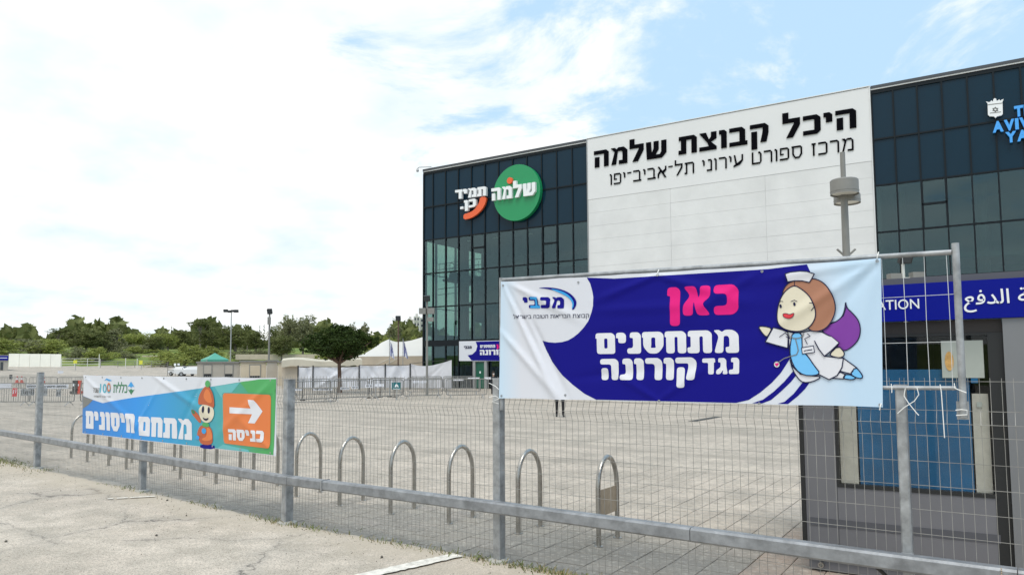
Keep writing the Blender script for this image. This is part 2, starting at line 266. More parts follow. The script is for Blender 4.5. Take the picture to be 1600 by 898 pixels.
# ------------------------------------------------------------------ mesh building
def root_loc(o):
    p = Vector((0, 0, 0))
    while o: p += o.location; o = o.parent
    return p
class MB:                            # collects shapes given in world coordinates; build() links them as ONE mesh object
    def __init__(s): s.v, s.f, s.m, s.mats, s.cur = [], [], [], [], 0
    def use(s, m):
        m = M[m] if isinstance(m, str) else m
        if m not in s.mats: s.mats.append(m)
        s.cur = s.mats.index(m); return s
    def add(s, vs_, fs):
        k = len(s.v); s.v += [Vector(p) for p in vs_]; s.f += [tuple(i+k for i in f) for f in fs]; s.m += [s.cur]*len(fs); return s
    def box(s, c, d, rz=0, mtx=None):
        x, y, z = d[0]/2, d[1]/2, d[2]/2; ca, sa = math.cos(rz), math.sin(rz); o = []
        for a, b, e in ((-x, -y, -z), (x, -y, -z), (x, y, -z), (-x, y, -z), (-x, -y, z), (x, -y, z), (x, y, z), (-x, y, z)):
            p = Vector((a*ca-b*sa, a*sa+b*ca, e))
            if mtx: p = mtx @ Vector((a, b, e))
            o.append(p+Vector(c))
        return s.add(o, [(0, 3, 2, 1), (4, 5, 6, 7), (0, 1, 5, 4), (1, 2, 6, 5), (2, 3, 7, 6), (3, 0, 4, 7)])
    def span(s, a, b):                 # box by two corners
        a, b = Vector(a), Vector(b); return s.box((a+b)/2, tuple(abs(q) for q in (b-a)))
    def tube(s, pts, r, n=8, cap=True, closed=False):
        pts = [Vector(p) for p in pts]; k = len(pts); rs = r if isinstance(r, (list, tuple)) else [r]*k; o = []; prev = None
        for i, p in enumerate(pts):
            if closed: t = pts[(i+1) % k]-pts[i-1]
            else: t = (pts[min(i+1, k-1)]-pts[max(i-1, 0)])
            t.normalize(); ref = Vector((0, 0, 1)) if abs(t.z) < .9 else Vector((0, 1, 0))
            if prev is not None:
                a = (prev-t*prev.dot(t)).normalized()
            else: a = t.cross(ref).normalized()
            b = t.cross(a); prev = a
            for j in range(n):
                an = 2*math.pi*(j+.5)/n; o.append(p+(a*math.cos(an)+b*math.sin(an))*rs[i])
        fs = []
        for i in range(k if closed else k-1):
            i2 = (i+1) % k
            for j in range(n): fs.append((i*n+j, i*n+(j+1) % n, i2*n+(j+1) % n, i2*n+j))
        if cap and not closed: fs += [tuple(reversed(range(n))), tuple(range((k-1)*n, k*n))]
        return s.add(o, fs)
    def beam(s, a, b, w_, h, ch=.008, up=Vector((0, 0, 1))):   # rounded square section
        a, b = Vector(a), Vector(b); t = (b-a).normalized(); sd = t.cross(up).normalized(); u = sd.cross(t)
        x, y = w_/2, h/2; sec = [(-x+ch, -y), (x-ch, -y), (x, -y+ch), (x, y-ch), (x-ch, y), (-x+ch, y), (-x, y-ch), (-x, -y+ch)]
        o = [p+sd*q[0]+u*q[1] for p in (a, b) for q in sec]; n = 8
        return s.add(o, [(j, (j+1) % n, n+(j+1) % n, n+j) for j in range(n)]+[tuple(reversed(range(n))), tuple(range(n, 2*n))])
    def lathe(s, c, prof, n=24, axis=None):
        o = []; c = Vector(c)
        for r, z in prof:
            for j in range(n): a = 2*math.pi*j/n; o.append(c+Vector((r*math.cos(a), r*math.sin(a), z)))
        k = len(prof); fs = [(i*n+j, i*n+(j+1) % n, (i+1)*n+(j+1) % n, (i+1)*n+j) for i in range(k-1) for j in range(n)]
        fs += [tuple(reversed(range(n))), tuple(range((k-1)*n, k*n))]
        return s.add(o, fs)
    def slab(s, loops, plane, o0, o1):   # 2D loops (outer, holes...) on a plane extruded between two offsets along the normal (o1 nearer the viewer)
        tris, flat = tess(loops); k = len(flat)
        vs_ = [plane.W(q, o1) for q in flat]+[plane.W(q, o0) for q in flat]
        fs = [t for t in tris]+[tuple(k+i for i in reversed(t)) for t in tris]; b = 0
        for lp in loops:
            m = len(lp)
            for i in range(m): fs.append((b+i, b+(i+1) % m, k+b+(i+1) % m, k+b+i))
            b += m
        return s.add(vs_, fs)
    def build(s, name, m=None, parent=None, smooth=False, kind=None, label=None):
        if m is not None: s.mats = [M[m] if isinstance(m, str) else m]; s.m = [0]*len(s.f)
        me = bpy.data.meshes.new(name); off = root_loc(parent)
        me.from_pydata([tuple(p-off) for p in s.v], [], s.f)
        for q in s.mats: me.materials.append(q)
        me.polygons.foreach_set('material_index', s.m)
        if smooth: me.polygons.foreach_set('use_smooth', [True]*len(me.polygons)); me.set_sharp_from_angle(angle=R(38))
        me.update(); o = bpy.data.objects.new(name, me); COL.objects.link(o)
        if parent: o.parent = parent
        if kind: o['kind'] = kind
        if label: o['label'] = label
        return o
def fixn(o):
    bm = bmesh.new(); bm.from_mesh(o.data); bmesh.ops.recalc_face_normals(bm, faces=bm.faces); bm.to_mesh(o.data); bm.free(); return o
def tess(loops):
    L3 = [[Vector((q[0], q[1], 0)) for q in lp] for lp in loops]; flat = [q for lp in loops for q in lp]
    tr = tessellate_polygon(L3); out = []
    for t in tr:
        a, b, c = (flat[i] for i in t); ar = (b[0]-a[0])*(c[1]-a[1])-(b[1]-a[1])*(c[0]-a[0])
        if abs(ar) < 1e-12: continue
        out.append(tuple(t) if ar > 0 else tuple(reversed(t)))
    return out, flat
def thing(name, label, cat, loc=(0, 0, 0), group=None, rz=0):
    o = bpy.data.objects.new(name, None); COL.objects.link(o); o.location = loc; o.rotation_euler = (0, 0, rz); o.empty_display_size = .3
    o['label'] = label; o['category'] = cat
    if group: o['group'] = group
    return o
def tag(o, label, cat, group=None):
    o['label'] = label; o['category'] = cat
    if group: o['group'] = group
    return o
def structure(o): o['kind'] = 'structure'; return o
def dup(rt, loc, rz, label, group=None, scale=None):
    def cp(o, par):
        c = o.copy(); COL.objects.link(c)
        if par: c.parent = par
        for ch in o.children: cp(ch, c)
        return c
    r = cp(rt, None); r.location = loc; r.rotation_euler = (0, 0, rz); r['label'] = label
    if scale: r.scale = scale if hasattr(scale, '__len__') else (scale,)*3
    if group: r['group'] = group
    return r
def inst(name, mesh, parent, loc):
    o = bpy.data.objects.new(name, mesh); COL.objects.link(o); o.parent = parent; o.location = loc; return o
def rounded(lp, r, seg=4):
    out = []; n = len(lp)
    for i in range(n):
        p, a, b = Vector(lp[i]), Vector(lp[i-1]), Vector(lp[(i+1) % n]); u, v = (a-p), (b-p); d = min(r, u.length*.45, v.length*.45)
        if d < 1e-5: out.append(tuple(p)); continue
        A, B = p+u.normalized()*d, p+v.normalized()*d
        for k in range(seg+1):
            t = k/seg; out.append(tuple((1-t)**2*A+2*t*(1-t)*p+t*t*B))
    return out
def smooth_loop(lp, it=2):
    for _ in range(it):
        o = []; n = len(lp)
        for i in range(n):
            a, b = lp[i], lp[(i+1) % n]; o += [(a[0]*.75+b[0]*.25, a[1]*.75+b[1]*.25), (a[0]*.25+b[0]*.75, a[1]*.25+b[1]*.75)]
        lp = o
    return lp
def ribbon(pts, wd, closed=False):      # list of quads (2D) along a polyline
    out = []; n = len(pts); k = n if closed else n-1
    for i in range(k):
        a, b = Vector(pts[i]), Vector(pts[(i+1) % n]); t = (b-a)
        if t.length < 1e-6: continue
        t.normalize(); nn = Vector((-t.y, t.x))*wd/2; a = a-t*wd*.3; b = b+t*wd*.3
        out.append([tuple(a+nn), tuple(a-nn), tuple(b-nn), tuple(b+nn)])
    return out
def ellipse(cx, cy, rx, ry, n=20, rot=0): 
    c, s = math.cos(rot), math.sin(rot)
    return [(cx+rx*math.cos(2*math.pi*i/n)*c-ry*math.sin(2*math.pi*i/n)*s, cy+rx*math.cos(2*math.pi*i/n)*s+ry*math.sin(2*math.pi*i/n)*c) for i in range(n)]
# ------------------------------------------------------------------ Hebrew block letters as outlines; x 0..w, body 0..1
def glyph(ch, a, b):
    H = []
    def rect(x0, y0, x1, y1): return [(x0, y0), (x1, y0), (x1, y1), (x0, y1)]
    if ch == 'ה':
        w_ = .86; g = [[[(0, 1), (0, 1-a), (w_-b, 1-a), (w_-b, 0), (w_, 0), (w_, .86), (w_-.14, 1)]], [rect(.05, 0, .05+b, 1-a-.17)]]
    elif ch == 'ח':
        w_ = .86; g = [[[(0, 1), (0, 1-a), (.06, 1-a), (.06, 0), (.06+b, 0), (.06+b, 1-a), (w_-b, 1-a), (w_-b, 0), (w_, 0), (w_, .86), (w_-.14, 1)]]]
    elif ch == 'ת':
        w_ = .94; g = [[[(.02, 1), (.02, 1-a), (.13, 1-a), (.13, a), (0, a), (0, 0), (.13+b, 0), (.13+b, 1-a), (w_-b, 1-a), (w_-b, 0), (w_, 0), (w_, .86), (w_-.14, 1)]]]
    elif ch == 'ם':
        w_ = .88; g = [[[(0, 1), (0, 1-a), (.05, 1-a), (.05, 0), (w_, 0), (w_, .86), (w_-.14, 1)], [(.05+b, a), (.05+b, 1-a), (w_-b, 1-a), (w_-b, a)]]]
    elif ch == 'ס':
        w_ = .90; g = [[[(0, 1), (0, 1-a), (.05, 1-a), (.05, .32), (.28, 0), (w_-.24, 0), (w_, .32), (w_, .86), (w_-.14, 1)],
                        [(.05+b, .38), (.05+b, 1-a), (w_-b, 1-a), (w_-b, .38), (w_-.24-a*.3, a), (.28+a*.3, a)]]]
    elif ch == 'ר':
        w_ = .74; g = [[[(0, 1), (0, 1-a), (w_-b, 1-a), (w_-b, 0), (w_, 0), (w_, .84), (w_-.16, 1)]]]
    elif ch == 'ד':
        w_ = .80; g = [[[(0, 1), (0, 1-a), (w_-.08-b, 1-a), (w_-.08-b, 0), (w_-.08, 0), (w_-.08, 1-a), (w_, 1-a), (w_, 1)]]]
    elif ch == 'ו':
        w_ = b+.1; g = [[[(0, 1), (0, 1-a), (.1, 1-a), (.1, 0), (w_, 0), (w_, .88), (w_-.12, 1)]]]
    elif ch == 'ז':
        w_ = b+.2; g = [[[(0, 1), (0, 1-a), (.1, 1-a), (.1, 0), (.1+b, 0), (.1+b, 1-a), (w_, 1-a), (w_, 1)]]]
    elif ch == 'י':
        w_ = b+.1; g = [[[(0, 1), (0, 1-a), (.1, 1-a), (.1, .5), (w_, .5), (w_, .88), (w_-.12, 1)]]]
    elif ch == 'ן':
        w_ = b+.1; g = [[[(0, 1), (0, 1-a), (.1, 1-a), (.1, -.34), (w_, -.34), (w_, .88), (w_-.12, 1)]]]
    elif ch == 'כ':
        w_ = .76; g = [[[(0, 1), (0, 1-a), (w_-b, 1-a), (w_-b, a), (0, a), (0, 0), (w_-.16, 0), (w_, .16), (w_, .84), (w_-.16, 1)]]]
    elif ch == 'ב':
        w_ = .86; r = w_-.1; g = [[[(0, 1), (0, 1-a), (r-b, 1-a), (r-b, a), (0, a), (0, 0), (w_, 0), (w_, a), (r, a), (r, .84), (r-.16, 1)]]]
    elif ch == 'נ':
        w_ = max(.5, b+.26); g = [[[(.12, 1), (.12, 1-a), (w_-b, 1-a), (w_-b, a), (0, a), (0, 0), (w_, 0), (w_, .86), (w_-.12, 1)]]]
    elif ch == 'ג':
        w_ = max(.58, b+.36); r = w_-.1; g = [[[(.12, 1), (.12, 1-a), (r-b, 1-a), (r-b, .42), (0, a*.9), (0, 0), (b*.7, 0), (r-b*.45, .30), (w_-b*.95, 0), (w_, 0), (r, .5), (r, .86), (r-.12, 1)]]]
    elif ch == 'ל':
        w_ = .78; g = [[[(0, 1.34), (0, 1-a), (w_-b, 1-a), (w_-b, .72), (.16, 0), (.16+b*1.1, 0), (w_, .64), (w_, 1), (b, 1), (b, 1.34)]]]
    elif ch == 'מ':
        w_ = .94; g = [[[(0, 1), (.22, .74), (.03, 0), (.03+b, 0), (.40, 1-a*1.02), (w_-b-.06, 1-a), (w_-b, .9-a), (w_-b, a), (.46, a), (.46, 0), (w_, 0), (w_, .80), (w_-.2, 1), (.44, 1), (.33, .90), (.24, 1)]]]
    elif ch == 'ש':
        w_ = 1.1; m = (w_-b)/2; g = [[[(0, 1), (.05, 0), (w_-.25, 0), (w_, .28), (w_, 1), (w_-b, 1), (w_-b, .36), (w_-b-.08, a), (b*1.05+.22, a), (m+b, .52), (m+b, 1), (m, 1), (m, .60), (b+.04, .34), (b, 1)]]]
    elif ch == 'ק':
        w_ = .86; g = [[[(0, 1), (0, 1-a), (w_-b, 1-a), (w_-b, .56), (w_-.22-b*.6, 0), (w_-.22+b*.45, 0), (w_, .5), (w_, .84), (w_-.16, 1)]], [rect(.06, -.34, .06+b, 1-a-.17)]]
    elif ch == 'פ':
        w_ = .82; g = [[[(.02, 1), (.02, .42), (b+.2, .42), (b+.2, .42+a*.8), (b+.0, .42+a*.8), (b, 1-a), (w_-b, 1-a), (w_-b, a), (0, a), (0, 0), (w_-.16, 0), (w_, .16), (w_, .84), (w_-.16, 1)]]]
    elif ch == 'צ':
        w_ = .86; g = [[[(0, 1), (.42, .40), (w_*.58-a*.1, a), (0, a), (0, 0), (w_, 0), (w_, a*.8), (w_*.68, .46), (w_, .62), (w_, 1), (w_-b, 1), (w_-b, .74), (w_*.56, .60), (b*1.25, 1)]]]
    elif ch == 'א':
        w_ = .90; g = [[[(0, 1), (.24, .68), (.0, .36), (0, 0), (b, 0), (b, .28), (.36, .50), (w_-b*1.25, 0), (w_, 0), (w_*.70, .40), (w_, .62), (w_, 1), (w_-b, 1), (w_-b, .76), (w_*.56, .58), (b*1.25, 1)]]]
    elif ch == 'ט':
        w_ = .88; g = [[[(0, 1), (0, 0), (w_-.16, 0), (w_, .2), (w_, .8), (w_-.14, 1), (w_-b-.16, 1), (w_-b-.16, 1-a), (w_-b, .95-a), (w_-b, a), (b, a), (b, 1)]]]
    elif ch == 'ע':
        w_ = .86; g = [[[(0, 1), (.16, .24), (-.03, a*.9), (-.03, 0), (w_-.3, .16), (w_, .5), (w_, 1), (w_-b, 1), (w_-b, .55), (.16+b*.95, .30), (b, 1)]]]
    elif ch == '-': w_ = .44; g = [[rect(0, .82, w_, .82+a*.8)]]
    elif ch == '.': w_ = b; g = [[rect(0, 0, b, a*1.1)]]
    else: w_ = .38; g = []
    return w_, g
def heb(text, a=.24, b=.26, sp=.12, rnd=0.):
    x = 0; out = []
    for ch in reversed(text):
        w_, g = glyph(ch, a, b)
        for shp in g:
            lps = [[(x+p[0], p[1]) for p in lp] for lp in shp]
            if rnd: lps = [rounded(lp, rnd, 3) for lp in lps]
            out.append(lps)
        x += w_+sp
    return out, x-sp
def latin(text, off=0., size=1.):       # outline mesh of a latin / arabic string from Blender's own font -> (verts2d, faces, width)
    c = bpy.data.curves.new('lettering', 'FONT'); c.body = text; c.size = size; c.offset = off; c.resolution_u = 3
    o = bpy.data.objects.new('lettering', c); COL.objects.link(o); dg = bpy.context.evaluated_depsgraph_get()
    me = bpy.data.meshes.new_from_object(o.evaluated_get(dg)); v = [(p.co.x, p.co.y) for p in me.vertices]; f = [tuple(p.vertices) for p in me.polygons]
    bpy.data.objects.remove(o); bpy.data.meshes.remove(me); return v, f
def fit(shapes, width, BL, BR, TL):       # text space -> plane space
    BL, BR, TL = Vector(BL), Vector(BR), Vector(TL); U = (BR-BL)/width; V = TL-BL
    return [[[tuple(BL+U*p[0]+V*p[1]) for p in lp] for lp in shp] for shp in shapes]
# ================================================================== THE SETTING
def prof(r):
    P_ = [(0, 0), (62, 0), (90, .2), (130, .75), (150, 1.7), (165, 2.35), (172, 2.7), (186, 5.0), (230, 7.5), (400, 11), (3000, 20), (9000, 20)]
    for (a, za_), (b, zb) in zip(P_, P_[1:]):
        if r <= b: t = (r-a)/(b-a); return za_+(zb-za_)*t
    return 20
def terrain():
    rings = [0, 30, 60, 90, 130, 150, 165, 168, 172, 178, 186, 200, 230, 300, 400, 700, 1500, 3000, 5500]; n = 96; v = []; f = []
    rnd = random.Random(3)
    for r in rings:
        for j in range(n):
            a = 2*math.pi*j/n; v.append((r*math.cos(a), r*math.sin(a), prof(r)-.10+(rnd.uniform(-.3, .5) if 172 < r < 800 else 0)))
    for i in range(len(rings)-1):
        for j in range(n): f.append((i*n+j, (i+1)*n+j, (i+1)*n+(j+1) % n, i*n+(j+1) % n))
    o = MB().add(v, f).build('ground', 'grass', smooth=True); structure(o)
terrain()
POSTS = [(-26.2, 8.3), (-22.1, 7.8), (-18.0, 7.25), (-14.01, 6.73), (-10.06, 6.23), (-6.59, 5.78), (-3.69, 5.62), (-.47, 5.40), (2.6, 5.22), (5.7, 5.05)]
def fy(x):
    for (a, ya), (b, yb) in zip(POSTS, POSTS[1:]):
        if x <= b or b == 5.7: return ya+(yb-ya)*(x-a)/(b-a)
# plaza: 3 m grid that follows the terrain, open where the single pavers lie
PX0, PX1, PY0, PY1 = -15, 9, 3, 12
def plaza():
    v = {}; f = []; vl = []
    def vi(i, j):
        if (i, j) not in v:
            x, y = i*3., j*3.; v[(i, j)] = len(vl); vl.append((x, y, prof(math.hypot(x, y))))
        return v[(i, j)]
    for i in range(-57, 24):
        for j in range(0, 57):
            x, y = i*3, j*3
            if math.hypot(x+1.5, y+1.5) > 168: continue
            if PX0 <= x < PX1 and PY0 <= y < PY1: continue
            if y+3 < 3: continue
            f.append((vi(i, j), vi(i+1, j), vi(i+1, j+1), vi(i, j+1)))
    o = MB().add(vl, f).build('plaza', 'paving', smooth=True); return structure(o)
PLAZA = plaza()
bed = MB().add([(PX0, PY0, -.012), (PX1, PY0, -.012), (PX1, PY1, -.012), (PX0, PY1, -.012)], [(0, 1, 2, 3)]).build('paving_bed', 'joint'); structure(bed)
def pavers():
    rnd = random.Random(5); cand = []
    for i in range(int((PX1-PX0)/PW)):
        j = round(PX0/PW)+i; off = .5 if abs(j) % 2 else 0
        k0, k1 = math.floor(PY0/PL), math.ceil(PY1/PL)
        for k in range(k0, k1+1):
            x0, y0 = j*PW, (k-off)*PL
            if y0 < PY0 or y0+PL > PY1+.11: continue
            cx, cy = x0+PW/2, y0+PL/2
            if y0+PL < fy(cx)+.02 or (cx > -1.15 and 7.0 < cy < 9.0): continue
            cand.append((x0, y0))
    def score(c):
        d = Vector((c[0]+.15, c[1]+.1, -EYE)); z = d.dot(CF)
        px = 800+F_PX*d.dot(CR)/z; py = CY-F_PX*d.dot(CU)/z
        return d.length+(0 if -40 < px < 1640 and py < 930 else 100)
    cand.sort(key=score)
    g = .004
    def shape(mb, x0, y0, tilt):
        a = [(x0+g, y0+g), (x0+PW-g, y0+g), (x0+PW-g, y0+PL-g), (x0+g, y0+PL-g)]; c = .006
        b = [(x0+g+c, y0+g+c), (x0+PW-g-c, y0+g+c), (x0+PW-g-c, y0+PL-g-c), (x0+g+c, y0+PL-g-c)]
        z = tilt; vs_ = [(p[0], p[1], -.03) for p in a]+[(p[0], p[1], z-.003) for p in a]+[(p[0], p[1], z) for p in b]
        mb.add(vs_, [(8, 9, 10, 11)]+[(i, (i+1) % 4, 4+(i+1) % 4, 4+i) for i in range(4)]+[(4+i, 4+(i+1) % 4, 8+(i+1) % 4, 8+i) for i in range(4)])
    proto = MB(); shape(proto, 0, 0, 0); pm = proto.build('paver', 'paver', bed); me = pm.data; bpy.data.objects.remove(pm)
    for x0, y0 in cand[:300]:
        inst('paver', me, bed, (x0, y0, rnd.uniform(-.0022, .0012)))
    rest = MB()
    for x0, y0 in cand[300:]: shape(rest, x0, y0, rnd.uniform(-.0022, .0012))
    rest.build('pavers', 'paver', bed, kind='stuff')
pavers()
def asphalt():
    xs = [-70]+[-30+i*.25 for i in range(0, 161)]+[40]; rnd = random.Random(9); top = []; z = .010
    for x in xs: top.append((x, fy(max(-26.2, min(5.7, x)))-.02+rnd.uniform(-.035, .045)+(0 if -27 < x < 6 else -.0), z))
    v = top+[(x, y-.9, z+.0) for x, y, _ in top]+[(x, -60, z) for x, y, _ in top]+[(x, y+.03, -.03) for x, y, _ in top]; n = len(xs); f = []
    for i in range(n-1): f += [(n+i, n+i+1, i+1, i), (2*n+i, 2*n+i+1, n+i+1, n+i), (i, i+1, 3*n+i+1, 3*n+i)]
    structure(MB().add(v, f).build('asphalt_lot', 'asphalt'))
asphalt()
def road_line(a, b, wd, seed):                   # worn painted parking line: a sheet with a ragged outline
    rnd = random.Random(seed); a, b = Vector(a), Vector(b); t = (b-a); n = 26; nn = Vector((-t.y, t.x, 0)).normalized(); v = []
    for i in range(n+1):
        p = a+t*(i/n)
        for s in (-1, 1): v.append((p+nn*s*(wd/2)*(1-rnd.uniform(0, .22)))+Vector((0, 0, .014)))
    o = MB().add(v, [(2*i, 2*i+1, 2*i+3, 2*i+2) for i in range(n) if not (seed == 2 and i in (3, 4, 11))]).build('painted_line', 'line'); structure(o)
road_line(G(560, 903, .01).xyz, G(716, 868, .01).xyz, .17, 1)
road_line(G(168, 780, .01).xyz, G(242, 776, .01).xyz, .07, 2)
def grit():
    rnd = random.Random(21); mb = MB().use('stone')
    for k in range(800):
        x = rnd.uniform(-15, 2); y = fy(x)-abs(rnd.gauss(0, .5))-.05 if k % 3 else rnd.uniform(2.6, 5.2)
        s = rnd.uniform(.004, .013)*(2.0 if k % 61 == 0 else .62); c = Vector((x, y, .01+s*.4))
        o = [c+Vector((rnd.uniform(.6, 1)*s*dx_, rnd.uniform(.6, 1)*s*dy_, rnd.uniform(.5, .8)*s*dz_)) for dx_, dy_, dz_ in ((1, 0, 0), (-1, 0, 0), (0, 1, 0), (0, -1, 0), (0, 0, 1), (0, 0, -1))]
        mb.add(o, [(0, 2, 4), (2, 1, 4), (1, 3, 4), (3, 0, 4), (2, 0, 5), (1, 2, 5), (3, 1, 5), (0, 3, 5)])
    o = mb.build('gravel'); o['kind'] = 'stuff'; tag(o, 'scattered dark pebbles and grit on the pale asphalt by the fence', 'gravel')
grit()
def weeds():
    rnd = random.Random(31); mb = MB()
    spots = [(-3.69, .42, 220), (-3.0, .38, 320), (-2.2, .3, 60), (-5.0, .3, 70), (-6.5, .4, 200), (-10.3, .5, 70), (-15.4, .8, 520), (-17, .8, 300), (-13.6, .3, 60), (-8.2, .3, 50), (-4.4, .3, 40), (.3, .3, 40)]
    for x0, sp, n in spots:
        for k in range(n):
            x = x0+rnd.gauss(0, sp); y = fy(x)-.06+rnd.gauss(0, .05 if x > -12 else .13); h = rnd.uniform(.012, .06); a = rnd.uniform(0, 6.28); l = rnd.uniform(.015, .05)
            mb.use('weed' if rnd.random() < .62 else 'weed_dry'); q = Vector((math.cos(a), math.sin(a), 0)); s = Vector((-q.y, q.x, 0))*.004; b = Vector((x, y, .005))
            mb.add([b-s, b+s, b+q*l*.6+s*.8+Vector((0, 0, h*.8)), b+q*l+Vector((0, 0, h))], [(0, 1, 2, 3)])
    o = mb.build('weeds'); o['kind'] = 'stuff'; tag(o, 'low green and dry weeds growing along the foot of the mesh fence', 'weeds')
weeds()
# ================================================================== MESH FENCE
def wire_panel(pa, pb, off, top=1.6, step=.05, r=.0019, rows=None, m='wire', parent=None, bends=((1.42, 1.26),)):
    pa, pb = Vector((*pa, 0)), Vector((*pb, 0)); t = pb-pa; Ln = t.length; t.normalize(); nn = Vector((t.y, -t.x, 0)); mb = MB()
    def bulge(z):
        for hi, lo in bends:
            if lo <= z <= hi: mid = (hi+lo)/2; return .032*(1-abs(z-mid)/((hi-lo)/2))
        return 0
    zs = sorted(set([.05, top+.02]+[q for hi, lo in bends for q in (hi, (hi+lo)/2, lo)])); k = int(Ln/step); e = (Ln-k*step)/2
    rnd = random.Random(int(abs(pa.x)*100))
    for i in range(k+1):
        p = pa+t*(e+i*step+rnd.uniform(-.0015, .0015)); mb.tube([p+nn*(off+bulge(z))+Vector((0, 0, z)) for z in zs], r, 4, False)
    for z in (rows or (1.60, 1.42, 1.34, 1.26, 1.10, .95, .80, .65, .50, .35, .21, .07)):
        q = off+bulge(z)+r*1.6; mb.tube([pa+nn*q+Vector((0, 0, z)), (pa+pb)/2+nn*(q+rnd.uniform(-.004, .004))+Vector((0, 0, z-.003)), pb+nn*q+Vector((0, 0, z))], r*1.1, 4, False)
    return mb.build('wire_mesh', m, parent, kind='stuff')
fence = thing('mesh_fence', 'long low galvanised mesh fence with square posts and a thick steel rail in front', 'fence', (-3.69, 5.62, 0))
HEI = [1.6, 1.6, 1.6, 1.66, 1.42, 1.58, 1.60, 1.57, 1.6, 1.6]; WID = [.1, .1, .1, .10, .09, .105, .095, .075, .08, .08]
for (x, y), h, wd in zip(POSTS, HEI, WID):
    an = -.13 if x < -5 else -.06
    mb = MB().use('galv'); ca, sa = math.cos(an), math.sin(an)
    mb.beam((x, y, -.05), (x, y, h), wd, wd*.8, .008, up=Vector((ca, sa, 0)))
    o = mb.build('post', 'galv', fence)
    mb = MB(); mb.box((x, y, h+.004), (wd*1.03, wd*.83, .008), an); mb.build('post_cap', 'galv', o)
    mb = MB(); mb.lathe((x, y, -.01), [(wd*1.1, 0), (wd*1.0, .035), (wd*.5, .045)], 12); mb.build('post_footing', 'conc', o)
for i in range(len(POSTS)-1):
    pa, pb = POSTS[i], POSTS[i+1]; wire_panel(pa, pb, -.02 if i != 6 else .0, parent=fence, step=.052 if i < 6 else .0585)
RZ = {-26.2: .56, -22.1: .56, -18.: .56, -14.01: .545, -10.06: .515, -6.59: .50, -3.69: .495, -.47: .485, 2.6: .485, 5.7: .485}
def rail_pt(x):
    for (a, ya), (b, yb) in zip(POSTS, POSTS[1:]):
        if x <= b or b == 5.7: t = (x-a)/(b-a); return Vector((x, ya+(yb-ya)*t-.105, RZ[a]+(RZ[b]-RZ[a])*t))
xs = [-26.2, -20.3, -14.2, -9.2, -6.42, -5.86, -1.86, .1, 5.7]
for a, b in zip(xs, xs[1:]):
    pts = [a]+[p[0] for p in POSTS if a+.1 < p[0] < b-.1]+[b]
    mb = MB()
    for u, v in zip(pts, pts[1:]):
        A, B = rail_pt(u), rail_pt(v); d = (B-A).normalized()
        mb.beam(A+d*(.003 if u == a else -.002), B-d*.003 if v == b else B, .10, .10, .014)
    o = mb.build('rail', 'galv_rail', fence)
for x in (-5.86,):
    A = rail_pt(x); mb = MB(); mb.box(A, (.016, .112, .112), -.06); mb.build('rail_joint', 'galv', fence)
for (x, y), wd in zip(POSTS, WID):
    A = rail_pt(x); mb = MB(); mb.box((x, y-wd*.4-.008, A.z), (wd*.9, .016, .09), -.08); mb.build('rail_bracket', 'galv', fence)
# stay that props the rail at the right
A = rail_pt(-.62); mb = MB(); mb.tube([A+Vector((-.02, .0, -.052)), A+Vector((.18, .22, -.30))], .012, 8); mb.build('stay', 'black', fence)
A = rail_pt(.02); mb = MB(); pts = []
for k in range(9): pts.append(A+Vector((.0, -.054, .05-.011*k)))
for p in pts: mb.lathe(p, [(.001, -.005), (.0055, 0), (.001, .005)], 8)
mb.build('chain', 'plate', fence)
# ================================================================== UPPER FRAME AND BIG BANNER
FPR = Plane(POSTS[6], POSTS[7], .035)
def FR(x, y): return FPR.P(x, y)
frame = thing('fence_frame', 'tall tubular steel wire panel standing on the fence behind the large blue banner', 'fence panel', tuple(FPR.W((0, 0))))
def fw(q, o=0): return FPR.W(q, o)
mb = MB(); bt = FR(780, 640); tp = FR(783.5, 434); mb.tube([fw((tp[0]+.0, bt[1])), fw((tp[0], tp[1]))], .021, 12); mb.build('upright', 'galv', frame, True)
rt = FR(1492.5, 380); rb = FR(1504, 652); mb = MB(); mb.tube([fw((rt[0], rb[1])), fw((rt[0], rt[1]))], .0215, 12); mb.build('upright', 'galv', frame, True)
ta = FR(786, 438); tb = FR(1487, 394); mb = MB(); mb.tube([fw((ta[0], ta[1]+.005)), fw((tb[0], tb[1]))], .017, 10); mb.build('top_rail', 'galv', frame, True)
ba = FR(786, 622); bb = FR(1494, 606); mb = MB(); mb.tube([fw((ba[0], FR(1400, 609)[1])), fw((bb[0], FR(1494, 606)[1]))], .013, 10); mb.build('bottom_rail', 'galv', frame, True)
mb = MB(); z0, z1 = FR(1400, 609)[1], tb[1]; x = tb[0]-.03; rnd = random.Random(2)
while x > ta[0]:
    mb.tube([fw((x, z0)), fw((x+rnd.uniform(-.004, .004), (z0+z1)/2), rnd.uniform(-.004, .004)), fw((x, z1))], .0024, 4, False); x -= .122
for yy in (461, 535): q = FR(1480, yy); mb.tube([fw((ta[0], q[1]-.0)), fw((FR(1430, 400)[0], q[1]+.004), .003), fw((tb[0]+.03, q[1]+.004))], .0022, 4, False)
mb.build('wire_mesh', 'wire_new', frame, kind='stuff')
mb = MB(); q = FR(1504, 640); mb.span(fw((q[0]-.035, q[1]-.06), -.03), fw((q[0]+.03, q[1]+.05), -.045)); mb.build('clamp', 'galv', frame)
